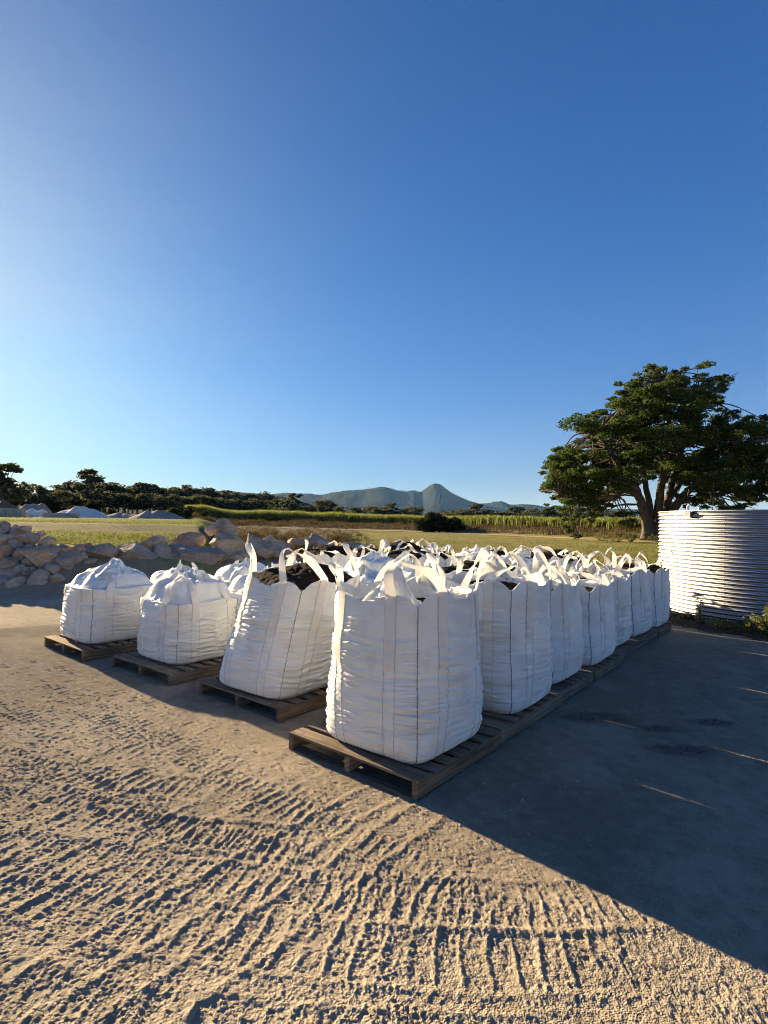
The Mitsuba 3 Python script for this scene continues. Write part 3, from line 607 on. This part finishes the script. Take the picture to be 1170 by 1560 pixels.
# ------------------------------------------------------------------ corrugated tank
TC, TR, TH = np.array([7.59, 10.74]), 2.0, 2.02
def revolve(prof, n=180, a0=0, a1=2 * PI):
    ph = np.linspace(a0, a1, n, endpoint=a1 - a0 < 6.28)
    v = np.stack([np.outer(prof[:, 0], np.cos(ph)), np.outer(prof[:, 0], np.sin(ph)), np.repeat(prof[:, 1:2], n, 1)], -1)
    return v.reshape(-1, 3) + np.array([TC[0], TC[1], 0]), grid_faces(len(prof), n, a1 - a0 >= 6.28)
tk = thing('water_tank', 'round corrugated steel water tank standing at the right edge of the yard', 'water tank')
zz = np.linspace(0.0, TH, 27 * 10 + 1)
put('wall', mikit.ply(revolve(np.stack([TR + .014 * np.sin(zz / TH * 27 * 2 * PI), zz], 1), 160), 'mat_zinc', smooth=True), tk)
tt = np.linspace(0, 2 * PI, 9)
put('rim', mikit.ply(revolve(np.stack([TR + .004 + .018 * np.cos(tt), TH + .006 + .018 * np.sin(tt)], 1)), 'mat_zinc', smooth=True), tk)
rf = np.array([[TR - .01, TH + .006], [1.6, TH + .02], [.3, TH + .05], [.01, TH + .055]])
put('roof', mikit.ply(revolve(rf, 90), 'mat_zinc', smooth=True), tk)
def tank_at(deg, r, z): return np.array([TC[0] + r * math.cos(rad(deg)), TC[1] + r * math.sin(rad(deg)), z])
ANG = 196.0
v, f = chamfer_box(.07, .15, .09, .008); a = rad(ANG); c_, s_ = math.cos(a), math.sin(a)
v = np.stack([v[:, 0] * c_ - v[:, 1] * s_, v[:, 0] * s_ + v[:, 1] * c_, v[:, 2]], 1) + tank_at(ANG, TR + .045, TH - .05)
put('bracket', mikit.ply((v, f), 'mat_dark_metal'), tk)
put('inlet_pipe', mikit.ply(tube([tank_at(ANG - 3, TR - .03, TH), tank_at(ANG - 3, TR - .03, TH + .09), tank_at(ANG - 3, TR - .06, TH + .12)], .022, 10), 'mat_white_plastic', smooth=50), tk)
put('inlet_pipe', mikit.ply(tube([tank_at(ANG + 4, TR - .06, TH), tank_at(ANG + 4, TR - .06, TH + .075)], .03, 10), 'mat_white_plastic', smooth=50), tk)
for dg in (214, 262, 150):
    v, f = revolve(np.stack([TR + .003 + .014 * np.sin(zz / TH * 27 * 2 * PI), zz], 1)[::2], 3, rad(dg), rad(dg + .35))
    put('sheet_seam', mikit.ply((v, f), 'mat_zinc', smooth=True), tk)

# soil bed around the foot of the tank
def ring_noise(n, m):
    ph = np.linspace(rad(120), rad(330), n); r = np.linspace(TR - .25, TR + .75, m)
    P, R = np.meshgrid(ph, r)
    w = (R - TR) / .75
    x, y = TC[0] + (R + .16 * (nf(P * 3, 0, 0, 2, 3) - .5) * w) * np.cos(P), TC[1] + (R + .16 * (nf(P * 3, 0, 0, 2, 3) - .5) * w) * np.sin(P)
    z = .13 * sstep(1.0, .35, w) - .02 + (.09 * (nf(x * 5, y * 5, 0, 3, 30) - .4) + .05 * (nf(x * 22, y * 22, 0, 2, 31) - .5)) * sstep(1.02, .8, w)
    return np.stack([x, y, z], -1).reshape(-1, 3), grid_faces(m, n)
put('soil_bed', mikit.ply(ring_noise(420, 46), 'mat_soil', smooth=False), kind='structure')

# ------------------------------------------------------------------ leaves, trees, weeds
def leaf_mesh(pos, size, seed, flat=.5, ratio=.5):
    """rhombic leaf sprays at the points"""
    r = np.random.default_rng(seed); n = len(pos)
    d = r.normal(size=(n, 3)); d[:, 2] *= flat; d /= np.linalg.norm(d, axis=1, keepdims=True)
    e = np.cross(d, r.normal(size=(n, 3))); e /= np.linalg.norm(e, axis=1, keepdims=True)
    s = (size * r.uniform(.6, 1.35, n))[:, None] if np.ndim(size) == 0 else (size * r.uniform(.6, 1.35, n))[:, None]
    v = np.stack([pos - d * s, pos + e * s * ratio, pos + d * s, pos - e * s * ratio], 1).reshape(-1, 3)
    i = np.arange(n)[:, None] * 4
    return v, np.vstack([i + [0, 1, 2], i + [0, 2, 3]])
def blob_points(c, r, n, rg, shell=.35, squash=(1, 1, .6)):
    d = rg.normal(size=(n, 3)); d /= np.linalg.norm(d, axis=1, keepdims=True)
    q = rg.uniform(shell, 1, n) ** .6
    return np.asarray(c) + d * (q * r)[:, None] * np.array(squash)

def big_tree():
    rg = np.random.default_rng(77); D = 62.0; s = D / FOC
    Z = lambda zx, zy: (800 + zx * .31624, 530 + zy * .31624)
    out = np.array([Z(*p) for p in [(70, 690), (110, 560), (130, 500), (190, 460), (260, 420), (235, 370), (270, 320), (340, 290), (400, 240), (470, 220), (465, 160), (560, 140), (545, 105), (620, 70), (700, 90), (780, 110), (785, 170), (770, 205), (800, 215), (840, 190), (825, 100), (875, 85), (860, 140), (880, 170), (930, 130), (1020, 125), (1000, 170), (960, 215), (955, 250), (920, 275), (1000, 310), (1060, 330), (1170, 335), (1300, 330), (1420, 380), (1500, 480), (1520, 600), (1440, 700), (1300, 760), (1170, 735), (1090, 770), (1000, 800), (880, 775), (760, 790), (710, 760), (680, 690), (600, 640), (530, 650), (480, 690), (430, 720), (380, 790), (330, 830), (200, 830), (185, 800), (160, 740), (120, 735)]])
    from shapely.geometry import Polygon, Point
    poly = Polygon(out).buffer(0)
    base = at(986, 825, D); base[2] = terrain(base[0], base[1]) - .1
    t = thing('spreading_tree', 'huge dark spreading tree with several leaning trunks behind the water tank', 'tree')
    P = lambda zx, zy, dd=0: at(*Z(zx, zy), D + dd)
    limbs = [
        [base, P(590, 860), P(570, 780, -.5), P(535, 690, -1), P(470, 600, -2.5), P(400, 480, -4), P(330, 400, -5)],
        [base + [.5, 0, 0], P(612, 850, .4), P(600, 760, .5), P(580, 660, 1), P(560, 520, 1), P(540, 380, 1), P(590, 220, 0)],
        [base + [.9, .3, 0], P(640, 850, 0), P(645, 740, 0), P(665, 620, -1), P(700, 470, -3), P(690, 320, -3), P(660, 160, -2)],
        [base + [1.3, .2, 0], P(665, 850, .5), P(690, 730, 1), P(720, 600, 2), P(770, 460, 3), P(820, 340, 3), P(850, 270, 2)],
        [base + [1.5, 0, 0], P(680, 860, 0), P(740, 740, -1), P(840, 640, -3), P(960, 540, -5), P(1120, 450, -6), P(1300, 450, -5)],
        [P(535, 695, -1), P(480, 690, -2), P(430, 715, -3), P(350, 720, -4), P(250, 730, -4), P(160, 700, -4)],
        [P(560, 730, 0), P(520, 640, 3), P(420, 560, 6), P(280, 520, 8)],
        [P(740, 740, -1), P(860, 720, 2), P(1000, 690, 5), P(1180, 650, 6), P(1380, 600, 5)],
        [P(690, 730, 1), P(760, 640, 5), P(860, 520, 8), P(960, 430, 9)],
    ]
    r0 = [.62, .42, .55, .5, .5, .22, .22, .28, .26]
    parts, nodes = [], []
    for L, r in zip(limbs, r0):
        c = catmull(L, 7); c = c + rg.normal(scale=.06, size=c.shape) * np.linspace(0, 1, len(c))[:, None]
        q = np.linspace(0, 1, len(c)); parts.append(tube(c, r * (1 - q) ** .8 + .06 + .25 * r * np.exp(-q * 14), 9)); nodes.append(c[len(c) // 3:])
    nodes = np.vstack(nodes)
    leaves = []; bx0, by0, bx1, by1 = poly.bounds
    n = 0; ctr = np.array([795, 470.])
    blobs = []
    for _ in range(6000):
        if n >= 640: break
        px, py = rg.uniform(bx0, bx1), rg.uniform(by0, by1)
        if not poly.contains(Point(px, py)): continue
        zx, zy = (px - 800) / .31624, (py - 530) / .31624
        e = math.hypot((zx - 700) / 720, (zy - 470) / 420)
        dep = 9.5 * math.sqrt(max(.05, 1 - min(1, e) ** 2)) * rg.uniform(-1, 1) * (1 if rg.random() < .4 else .0 if False else 1)
        edge = poly.exterior.distance(Point(px, py)) * s
        r = min(rg.uniform(.7, 1.6), max(.5, edge * .9))
        if zy > 560 and 520 < zx < 760 and dep < 2.5: continue
        if zy > 640 and 760 < zx < 1150 and rg.random() < .3: continue
        if edge < .35: continue
        blobs.append((at(px, py, D + dep), r)); n += 1
    for k, i in enumerate(np.linspace(0, 1, 150)):       # sprays along the outline
        q = poly.exterior.interpolate(i, normalized=True)
        c = np.array([q.x, q.y]); inn = np.array(poly.representative_point().coords[0]); c = c + (np.array([985, 690]) - c) / np.linalg.norm(np.array([985, 690]) - c) * rg.uniform(3, 10)
        zx, zy = (c[0] - 800) / .31624, (c[1] - 530) / .31624
        if zy > 640 and 440 < zx < 900: continue
        blobs.append((at(c[0], c[1], D + rg.uniform(-4, 4)), rg.uniform(.45, .9)))
    for zx, zy in ((225, 830), (235, 870), (250, 900), (215, 860), (480, 800), (500, 840), (470, 830), (520, 800), (455, 790)): blobs.append((P(zx, zy, -3), .7))
    tw = []
    for c, r in blobs:
        for _ in range(2 if r > 1 else 1):
            cc = c + rg.normal(scale=r * .5, size=3) * [1, 1, .5]
            leaves.append(blob_points(cc, r * rg.uniform(.6, 1.0), int(120 * r * r) + 32, rg, .15, (1, 1, .5)))
        j = np.argmin(np.linalg.norm(nodes - c, axis=1)); a = nodes[j]
        mid = (a + c) / 2 + rg.normal(scale=.35, size=3) + [0, 0, .3]
        tw.append(tube(catmull([a, mid, c, c + (c - mid) * .3], 4), np.linspace(.09, .02, 13), 4, False))
    put('trunk', mikit.ply(join(parts), 'mat_bark', smooth=True), t)
    put('branches', mikit.ply(join(tw), 'mat_bark', smooth=True), t, kind='stuff')
    put('crown', mikit.ply(leaf_mesh(np.vstack(leaves), .18, 5, .6, .42), 'mat_leaf_big'), t, kind='stuff')
big_tree()

def crown_variant(kind, seed):
    """a unit-high tree: (wood, leaves)"""
    rg = np.random.default_rng(seed); wood, pts = [], []
    if kind == 'gum':
        trunk = catmull([[0, 0, 0], [.02, 0, .2], [-.01, .01, .45], [.02, 0, .72]], 5); wood.append(tube(trunk, np.linspace(.02, .008, len(trunk)), 5))
        for i in range(22):
            z = rg.uniform(.30, .96); a = rg.uniform(0, 2 * PI); rr_ = rg.uniform(.05, .30) * (1.25 - z * .7)
            c = np.array([rr_ * math.cos(a), rr_ * math.sin(a), z]); st = trunk[int(len(trunk) * min(.95, z * .75))]
            wood.append(tube(catmull([st, (st + c) / 2 + [0, 0, .02], c], 4), np.linspace(.007, .002, 9), 4, False))
            pts.append(blob_points(c, rg.uniform(.08, .15), 70, rg, .1, (1.1, 1.1, .55)))
    elif kind == 'round':
        wood.append(tube([[0, 0, 0], [0, 0, .5]], [.03, .015], 5))
        for i in range(24):
            d = rg.normal(size=3); d /= np.linalg.norm(d); c = d * [.32, .32, .36] * rg.uniform(.5, 1) + [0, 0, .56]
            pts.append(blob_points(c, rg.uniform(.10, .18), 70, rg, .1, (1, 1, .8)))
    else:
        wood.append(tube([[0, 0, 0], [0, 0, .5]], [.04, .02], 5))
        for i in range(34):
            a = rg.uniform(0, 2 * PI); q = rg.uniform(0, 1) ** .5; c = np.array([1.05 * q * math.cos(a), .8 * q * math.sin(a), .42 + .42 * math.sqrt(max(0, 1 - q * q)) * rg.uniform(.3, 1)])
            pts.append(blob_points(c, rg.uniform(.14, .24), 120, rg, .1, (1.2, 1, .65)))
    return mikit.ply(join(wood), smooth=True), mikit.ply(leaf_mesh(np.vstack(pts), .038 if kind != 'wide' else .05, seed, .8, .6))
VAR = {k: [crown_variant(k, s) for s in ss] for k, ss in (('gum', (1, 2, 3, 4)), ('round', (5, 6, 7)), ('wide', (8, 9)))}
TREEN = [0]
def far_tree(px, top, base_py, d, kind, label, wide=1.0, mat='mat_leaf_far', group=None):
    i = TREEN[0]; TREEN[0] += 1; rg = random.Random(500 + i)
    p = at(px, base_py, d); z0 = float(terrain(p[0], p[1])); zt = at(px, top - 3, d)[2]
    h = zt - z0
    k = thing('tree', label, 'tree', group); w_, l_ = VAR[kind][i % len(VAR[kind])]
    tw = T().translate([float(p[0]), float(p[1]), z0 - .1]).rotate([0, 0, 1], rg.uniform(0, 360)).scale([h * wide, h * wide, h])
    put('trunk', {**w_, 'bsdf': {'type': 'ref', 'id': 'mat_bark'}, 'to_world': tw}, k)
    put('crown', {**l_, 'bsdf': {'type': 'ref', 'id': mat}, 'to_world': tw}, k)
far_tree(4, 703, 790, 120, 'gum', 'tall gum tree at the left edge of the picture, its crown reaching over the heaps', 1.5)
far_tree(-30, 712, 790, 125, 'gum', 'gum tree at the left edge, mostly outside the picture', 1.5)
far_tree(53, 736, 784, 170, 'round', 'round dense tree standing alone between the left gum and the tree line', 1.05)
far_tree(137, 719, 784, 175, 'gum', 'tallest gum in the left tree line, with a clear gap under its top clump', 1.15)
far_tree(20, 742, 786, 180, 'round', 'rounded tree between the left gum and the lone round tree', 1.2)
rg_ = random.Random(21)
SKY0 = [(85, 742), (100, 737), (115, 735), (150, 733), (165, 737), (180, 741), (195, 745), (210, 738), (222, 741), (235, 741), (250, 748), (262, 745), (278, 742), (292, 746), (306, 745), (320, 747), (335, 750), (350, 752), (366, 753), (382, 756), (398, 752), (412, 757)]
SKY = sorted(SKY0 + [(a + 7 + (a * 7 % 5), b + 3 + (a % 4)) for a, b in SKY0[:-1]])
NTH = ORD
for i, (px, top) in enumerate(SKY):
    kind = ('gum', 'round', 'gum')[i % 3]
    far_tree(px, top, 786, 190 + 3.4 * i, kind, f'{"open-crowned gum" if kind == "gum" else "dense rounded tree"} of the far tree line, {NTH[i]} tree from its left end', rg_.uniform(1.2, 1.6))
for i, (px, top) in enumerate(sorted([(92, 748), (128, 745), (160, 748), (190, 753), (228, 751), (268, 754), (300, 755), (328, 758), (356, 760), (388, 762), (40, 752), (8, 752), (72, 754), (110, 756), (143, 752), (175, 755), (209, 753), (248, 757), (284, 756), (314, 759), (342, 761), (372, 763), (405, 764)])):
    far_tree(px, top, 787, 165 + 3 * i, 'round', f'dark bushy understorey tree of the left tree line, {ORD[i]} from its left', 1.7)
for px, top, kind, wd, lab, d in [(428, 757, 'round', 1.2, 'dense tree at the right end of the wooded line, left of its pointed neighbour', 250), (450, 751, 'gum', .9, 'tall narrow tree that ends the wooded line left of the mountain', 250), (437, 762, 'round', 1.5, 'low bushy tree under the narrow tall one', 240), (466, 770, 'round', 1.6, 'small round tree right of the narrow tall one', 270), (492, 763, 'round', 1.6, 'dark domed tree standing clear under the mountain left slope', 280), (508, 769, 'round', 1.8, 'lower half of the twin domed tree under the mountain', 282), (536, 772, 'round', 2, 'low dark tree left of the wide flat-topped one', 300), (573, 771, 'wide', 1.6, 'very wide flat-topped dark tree under the left mountain shoulder', 300), (594, 769, 'gum', 1.4, 'small gum just right of the wide flat-topped tree', 310), (610, 773, 'wide', 1.0, 'wide low tree right of the small gum', 310), (630, 774, 'round', 2, 'round tree left of the two dark bushes', 320),
                             (700, 776, 'wide', 1.3, 'flat wide tree right of the two dark bushes', 330), (724, 770, 'gum', 1.5, 'gum standing up above the flat wide trees right of the peak', 340), (738, 776, 'wide', 1.5, 'wide dark tree below the gum right of the peak', 330), (765, 779, 'wide', 1.2, 'low wide tree in the middle of the right tree line', 330), (785, 774, 'gum', 1.6, 'pair of thin gums in the right tree line, left one', 420), (793, 775, 'gum', 1.6, 'pair of thin gums in the right tree line, right one', 420), (812, 776, 'round', 2.2, 'round dark tree left of the big spreading tree', 330), (838, 770, 'gum', 1.3, 'gum tree partly behind the left edge of the spreading crown', 260), (860, 780, 'wide', 1.2, 'low tree behind the hanging branch of the spreading tree', 330), (905, 777, 'round', 2, 'tree seen under the spreading crown, left of its trunks', 330), (940, 776, 'round', 2, 'tree seen under the spreading crown, nearest its trunks', 330), (880, 782, 'round', 2.2, 'low round tree under the middle of the hanging foliage', 330)]:
    far_tree(px, top, 792, d, kind, lab, wd)

# blades: cane, grass, brush
def blades(pos, hgt, lean, width, seed, seg=2):
    r = np.random.default_rng(seed); n = len(pos)
    a = r.uniform(0, 2 * PI, n); d = np.stack([np.cos(a), np.sin(a), 0 * a], 1); e = np.stack([-np.sin(a), np.cos(a), 0 * a], 1)
    hgt = np.broadcast_to(hgt, n) * r.uniform(.65, 1.15, n); ln = lean * r.uniform(.2, 1.3, n) * hgt
    p0 = pos; p1 = pos + d * (ln * .3)[:, None] + np.stack([0 * a, 0 * a, hgt * .7], 1); p2 = pos + d * ln[:, None] + np.stack([0 * a, 0 * a, hgt], 1)
    w = np.broadcast_to(width, n)[:, None]
    v = np.stack([p0 - e * w, p0 + e * w, p1 + e * w * .8, p1 - e * w * .8, p2], 1).reshape(-1, 3); i = np.arange(n)[:, None] * 5
    return v, np.vstack([i + [0, 1, 2], i + [0, 2, 3], i + [3, 2, 4]])
rg = np.random.default_rng(8)
def cane():
    n = 52000; x = rg.uniform(-95, 62, n); s = 10 + np.abs(rg.normal(scale=4, size=n)) + rg.uniform(0, 10, n) * (rg.random(n) < .5)
    # planting lines
    y = np.interp(x, BX, BY) + s
    z = terrain(x, y)
    top = np.interp(x / y, [-.6, -.3, -.17, .05, .33, .6], [2.3, 2.3, 2.3, 1.9, 1.55, 1.5]) * (.9 + .25 * nf(x * .25, y * .1, 0, 2, 3))
    ok = x / y > -.36
    pos = np.stack([x, y, z], 1)[ok]
    st = blades(pos, top[ok], .35, .055, 3)
    nm = 26000; x = rg.uniform(-95, 62, nm); y = np.interp(x, BX, BY) + 10.5 + rg.exponential(5, nm); k_ = x / y > -.36; x, y = x[k_], y[k_]; nm = len(x)
    tp = np.interp(x / y, [-.6, -.3, -.17, .05, .33, .6], [2.3, 2.3, 2.3, 1.9, 1.55, 1.5]) * (.88 + .25 * nf(x * .25, y * .1, 0, 2, 3))
    lv_ = leaf_mesh(np.stack([x, y, terrain(x, y) + tp * rg.uniform(.45, 1.0, nm)], 1), .30, 4, 1.2, .18)
    put('sugar_cane', mikit.ply(join([st, lv_]), 'mat_cane'), label='long field of tall green cane beyond the grass, under the mountain', category='sugar cane', kind='stuff')
cane()
def bank_weeds():
    n = 20000; x = rg.uniform(-60, 60, n); s = rg.uniform(.2, 10.5, n); y = np.interp(x, BX, BY) + s
    z = terrain(x, y); hh = .25 + .7 * nf(x * .3, y * .5, 0, 3, 6) ** 2 * 2
    put('bank_weeds', mikit.ply(blades(np.stack([x, y, z], 1), hh, .5, .035, 9), 'mat_brush'), label='rank brown weeds on the bank below the cane', category='weeds', kind='stuff')
    n = 34000; px = rg.uniform(-60, 540, n); d = 17 + rg.exponential(14, n)
    x = (px - 585) / FOC * d; y = d; q = x / y; z = terrain(x, y)
    k = (d < 70) & ((q < -.33) | (rg.random(n) < .5))
    green = q < -.31
    k1 = k & green & ~((y > 24.5) & (y < 31.5) & (rg.random(n) < .93)); k2 = k & ~green & (nf(x * .4, y * .4, 0, 2, 7) > .42)
    put('grass', mikit.ply(blades(np.stack([x, y, z], 1)[k1], .05 + .11 * nf(x * .5, y * .5, 0, 2, 3)[k1], .8, .012, 10), 'mat_grass'), label='short sunlit green grass on the levelled pad at the left', category='grass', kind='stuff')
    put('rough_weeds', mikit.ply(blades(np.stack([x, y, z], 1)[k2], .5, .6, .016, 12), 'mat_brush'), label='dry brown weeds on the rough ground behind the rock wall', category='weeds', kind='stuff')
    n = 40000; d = 20 + rg.exponential(22, n); q = rg.uniform(-.1, .56, n); x = q * d; k = (bank_s(x, d) < -2.5) & (d < 90)
    x, d = x[k], d[k]
    put('field_grass', mikit.ply(blades(np.stack([x, d, terrain(x, d)], 1), .10, .9, .014, 14), 'mat_grass'), label='short dry grass of the flat field behind the bags', category='grass', kind='stuff')
bank_weeds()
def bush(px, base_py, d, w, h, label, mat, n, seed, size, spiky=False, name='bush', cat='bush', group=None):
    r = np.random.default_rng(seed); p = at(px, base_py, d); p[2] = terrain(p[0], p[1]) - .03
    k = thing(name, label, cat, group)
    tw, pts = [], []
    for i in range(14):
        a = r.uniform(0, 2 * PI); q = r.uniform(.1, .5) * w; c = p + [q * math.cos(a), q * math.sin(a) * .8, h * r.uniform(.45, .95) * (1 - .5 * (q / (.5 * w)) ** 2)]
        tw.append(tube(catmull([p + (c - p) * [.15, .15, 0], (p + c) / 2 + r.normal(scale=.04 * w, size=3) * [1, 1, 0], c], 4), np.linspace(.018, .005, 9) * (1 + h * .4), 4, False))
        pts.append(blob_points(c, .25 * min(w, h) * r.uniform(.7, 1.3), n // 14, r, .05, (1.1, 1.1, .8)))
        pts.append(p + (c - p) * r.uniform(.3, 1, (n // 40 + 1, 1)) + r.normal(scale=.05 * w, size=(n // 40 + 1, 3)))
    put('stems', mikit.ply(join(tw), 'mat_bark', smooth=True), k)
    put('foliage', mikit.ply(leaf_mesh(np.vstack(pts), size, seed, 1.3 if spiky else .9, .12 if spiky else .5), mat), k)
for i, (px, by, d, w, h) in enumerate([(370, 838, 24, 2.6, 1.5), (398, 836, 27, 2.4, 1.3), (432, 836, 27, 2.8, 1.7), (465, 836, 29, 2.8, 1.3), (352, 832, 30, 2.5, 1.5), (415, 826, 36, 3.2, 1.3), (500, 830, 34, 3.0, 1.2), (455, 822, 42, 3.5, 1.3), (535, 828, 40, 3.0, 1.0), (385, 818, 48, 4, 1.6), (520, 820, 52, 4, 1.2), (475, 815, 60, 5, 1.4)]):
    bush(px, by, d, w, h, f'dry brown bush behind the rock wall, {ORD[i]} of the scrub from the yard outwards', 'mat_brush', 900, 40 + i, .10, True)
for i, (px, d, h) in enumerate([(545, 22, .8), (562, 20, .9), (590, 21, .8), (612, 20.5, .95), (640, 22, .7)]):
    bush(px, 840, d, .7, h, f'thin wispy weed at the grass edge beyond the bags, {ORD[i]} from the wall', 'mat_brush', 160, 80 + i, .06, True, 'weed_plant', 'weed')
bush(655, 800, 92, 5.0, 3.4, 'left one of two dark bushes standing before the cane under the peak', 'mat_leaf_dark', 2600, 91, .26)
bush(672, 800, 93, 3.6, 2.6, 'low dark bush filling the gap between the two dark bushes', 'mat_leaf_dark', 1500, 94, .26)
bush(685, 800, 92, 4.2, 3.0, 'right one of two dark bushes standing before the cane under the peak', 'mat_leaf_dark', 2200, 92, .26)
bush(79, 778, 100, 7.0, 3.2, 'broad dark green bush behind the pale gravel heaps', 'mat_leaf_dark', 2000, 95, .3)
bush(148, 778, 110, 7.5, 3.4, 'dark round bush behind the right pale heap', 'mat_leaf_dark', 2000, 96, .3)
bush(283, 780, 120, 9, 3.0, 'wide dark bush at the left end of the cane', 'mat_leaf_dark', 2000, 97, .3)
for i, (px, d) in enumerate([(940, 58), (960, 57), (1000, 59), (1030, 58), (915, 60)]):
    bush(px, 825, d, 2.6, .9, f'low scrubby clump around the foot of the spreading tree, {ORD[i]} of five', 'mat_grass', 700, 100 + i, .09, True)
# plants at the tank
def weed(px, py, d, h, label, seed, n=90, mat='mat_weed', spread=.10):
    r = np.random.default_rng(seed); p = at(px, py, d); p[2] = .06
    k = thing('weed_plant', label, 'weed'); st, lf_ = [], []
    for i in range(7):
        tip = p + [r.normal(scale=spread), r.normal(scale=spread), h * r.uniform(.6, 1)]
        c = catmull([p + r.normal(scale=.015, size=3) * [1, 1, 0], (p + tip) / 2 + r.normal(scale=.02, size=3), tip], 6); st.append(tube(c, np.linspace(.006, .002, len(c)), 4, False))
        lf_.append(c[r.integers(2, len(c), n // 7)] + r.normal(scale=.022, size=(n // 7, 3)))
    put('stem', mikit.ply(join(st), mat, smooth=True), k)
    put('foliage', mikit.ply(leaf_mesh(np.vstack(lf_), .035, seed, 1.0, .3), mat), k)
weed(1067, 950, 9.55, .42, 'tall pale weed growing against the foot of the tank', 1, 160, 'mat_weed', .07)
weed(1166, 958, 8.75, .42, 'leafy green shrub at the right edge beside the tank', 2, 900, 'mat_grass', .16)
weed(1045, 948, 9.8, .14, 'small dark weed left of the tall pale one', 3, 80, 'mat_leaf_dark')
weed(1110, 955, 9.1, .16, 'small weed right of the tall pale one, under the tank', 4, 90, 'mat_grass')
weed(1140, 960, 8.9, .2, 'small weed beside the green shrub at the tank', 5, 120, 'mat_grass')
weed(1090, 955, 9.25, .12, 'tiny weed in the soil bed, midway along the tank', 6, 60, 'mat_weed')

# field fence on the bank
fk = thing('wire_fence', 'low post and wire fence running along the bank below the cane', 'fence')
fx = np.arange(-24, 48, 3.6); fy = np.interp(fx, BX, BY) - .6 + .5; fz = terrain(fx, fy)
for x, y, z in zip(fx, fy, fz):
    put('post', mikit.ply(tube([[x, y, z - .2], [x + .02, y, z + 1.15]], [.055, .05], 7), 'mat_bark', smooth=50), fk)
for hh in (.45, .75, 1.05):
    put('wire', mikit.ply(tube(np.stack([fx, fy, fz + hh], 1), .008, 4), 'mat_dark_metal'), fk)

# heaps, block bays on the left
def heap(px, base_py, d, w, dep, h, label, mat, seed, cat='gravel heap', name='gravel_heap'):
    p = at(px, base_py, d); z0 = float(terrain(p[0], p[1])) - .08; h = .82 * (h + max(0, p[2] - z0))
    u, q_ = np.meshgrid(np.linspace(-1, 1, 60), np.linspace(-1, 1, 30))
    wob = 1 + .25 * (nf(u * 2 + seed, q_ * 0, 0, 2, seed + 3) - .5)
    x, y = u * w / 2, q_ * dep / 2 * np.sqrt(np.clip(1 - .7 * u ** 4, .05, 1)) * wob
    z = h * np.clip(1 - np.abs(q_) ** 1.25, 0, 1) * np.clip(1 - np.abs(u) ** 3.5, 0, 1) ** .7 * (.62 + .75 * nf(u * 2.6 + seed * 3, q_ * .6, 0, 2, seed))
    z = z + .10 * h * (nf(x * 3 + seed, y * 3, 0, 3, seed + 1) - .5) * (1 - np.maximum(np.abs(u), np.abs(q_))) - .25 * (np.maximum(np.abs(u), np.abs(q_)) > .99)
    k = thing(name, label, cat)
    scene[k] = mikit.ply((np.stack([p[0] + x, p[1] + y, z0 + z], -1).reshape(-1, 3), grid_faces(30, 60)), mat, smooth=True)
heap(48, 785, 66, 4.2, 4, 1.0, 'left one of two long pale blue-white gravel heaps on the pad', 'mat_heap_white', 1)
heap(122, 786, 62, 6.4, 4, 1.15, 'right one of two long pale blue-white gravel heaps on the pad', 'mat_heap_white', 2)
heap(45, 781, 80, 6.5, 5, 1.7, 'dark grey heap behind the left pale gravel heap', 'mat_heap_grey', 3)
heap(5, 782, 78, 6.5, 5, 2.0, 'brown heap at the left edge behind the concrete blocks', 'mat_heap_brown', 4)
heap(188, 786, 72, 6.2, 4, .55, 'low dull grey heap right of the pale gravel heaps', 'mat_heap_grey', 5)
heap(240, 787, 68, 7.0, 4, .85, 'rounded grey brown heap at the left end of the cane', 'mat_heap_grey', 6)
def block(px, py, d, w, h, label):
    p = at(px, py, d); p[2] = terrain(p[0], p[1]) + h / 2 - .02; v, f = chamfer_box(w, .8, h, .04); v = v + p
    k = thing('concrete_block', label, 'concrete block'); scene[k] = mikit.ply((v, f), 'mat_concrete')
for i, px in enumerate((-8, 5, 18, 30)):
    block(px, 781.5, 58, .86, .95, f'grey concrete bay block at the left edge, {ORD[i]} of four in line')
block(42, 785, 60, .9, .35, 'low concrete block under the left pale heap')
for i, px in enumerate((74, 87, 100, 112)): block(px, 785, 57, .88, .5, f'low dark concrete block before the pale heaps, {ORD[i]} of four')

# clods of compost spilt on the sand, and pebbles
rg = np.random.default_rng(5)
ico = trimesh.creation.icosphere(subdivisions=1); iv, if_ = np.array(ico.vertices), np.array(ico.faces)
def clods(centres, n, r0, r1, mat, name, **lab):
    parts = []
    for i in range(n):
        cx, cy, sx, sy = centres[rg.integers(len(centres))]; x, y = cx + rg.normal() * sx * .45, cy + rg.normal() * sy * .45
        r = rg.uniform(r0, r1); q = iv * rg.uniform(.6, 1.2, 3) * (1 + .25 * rg.normal(size=(len(iv), 1))) * r
        parts.append((q + [x, y, r * .3], if_))
    put(name, mikit.ply(join(parts), mat), kind='stuff', **lab)
clods([(1.95, 4.95, .34, .16), (2.35, 4.72, .2, .1), (2.35, 4.28, .3, .12), (2.95, 4.9, .22, .1), (3.05, 4.05, .3, .12)], 150, .003, .007, 'mat_compost', 'spilt_compost', label='dark crumbs of compost spilt on the shaded sand', category='compost')
clods([(x, y, 1.6, 1.6) for x in (-3, -1, 1) for y in (2.5, 4)], 900, .003, .009, 'mat_rock_0', 'pebbles', label='small pebbles scattered over the sandy yard', category='pebbles')
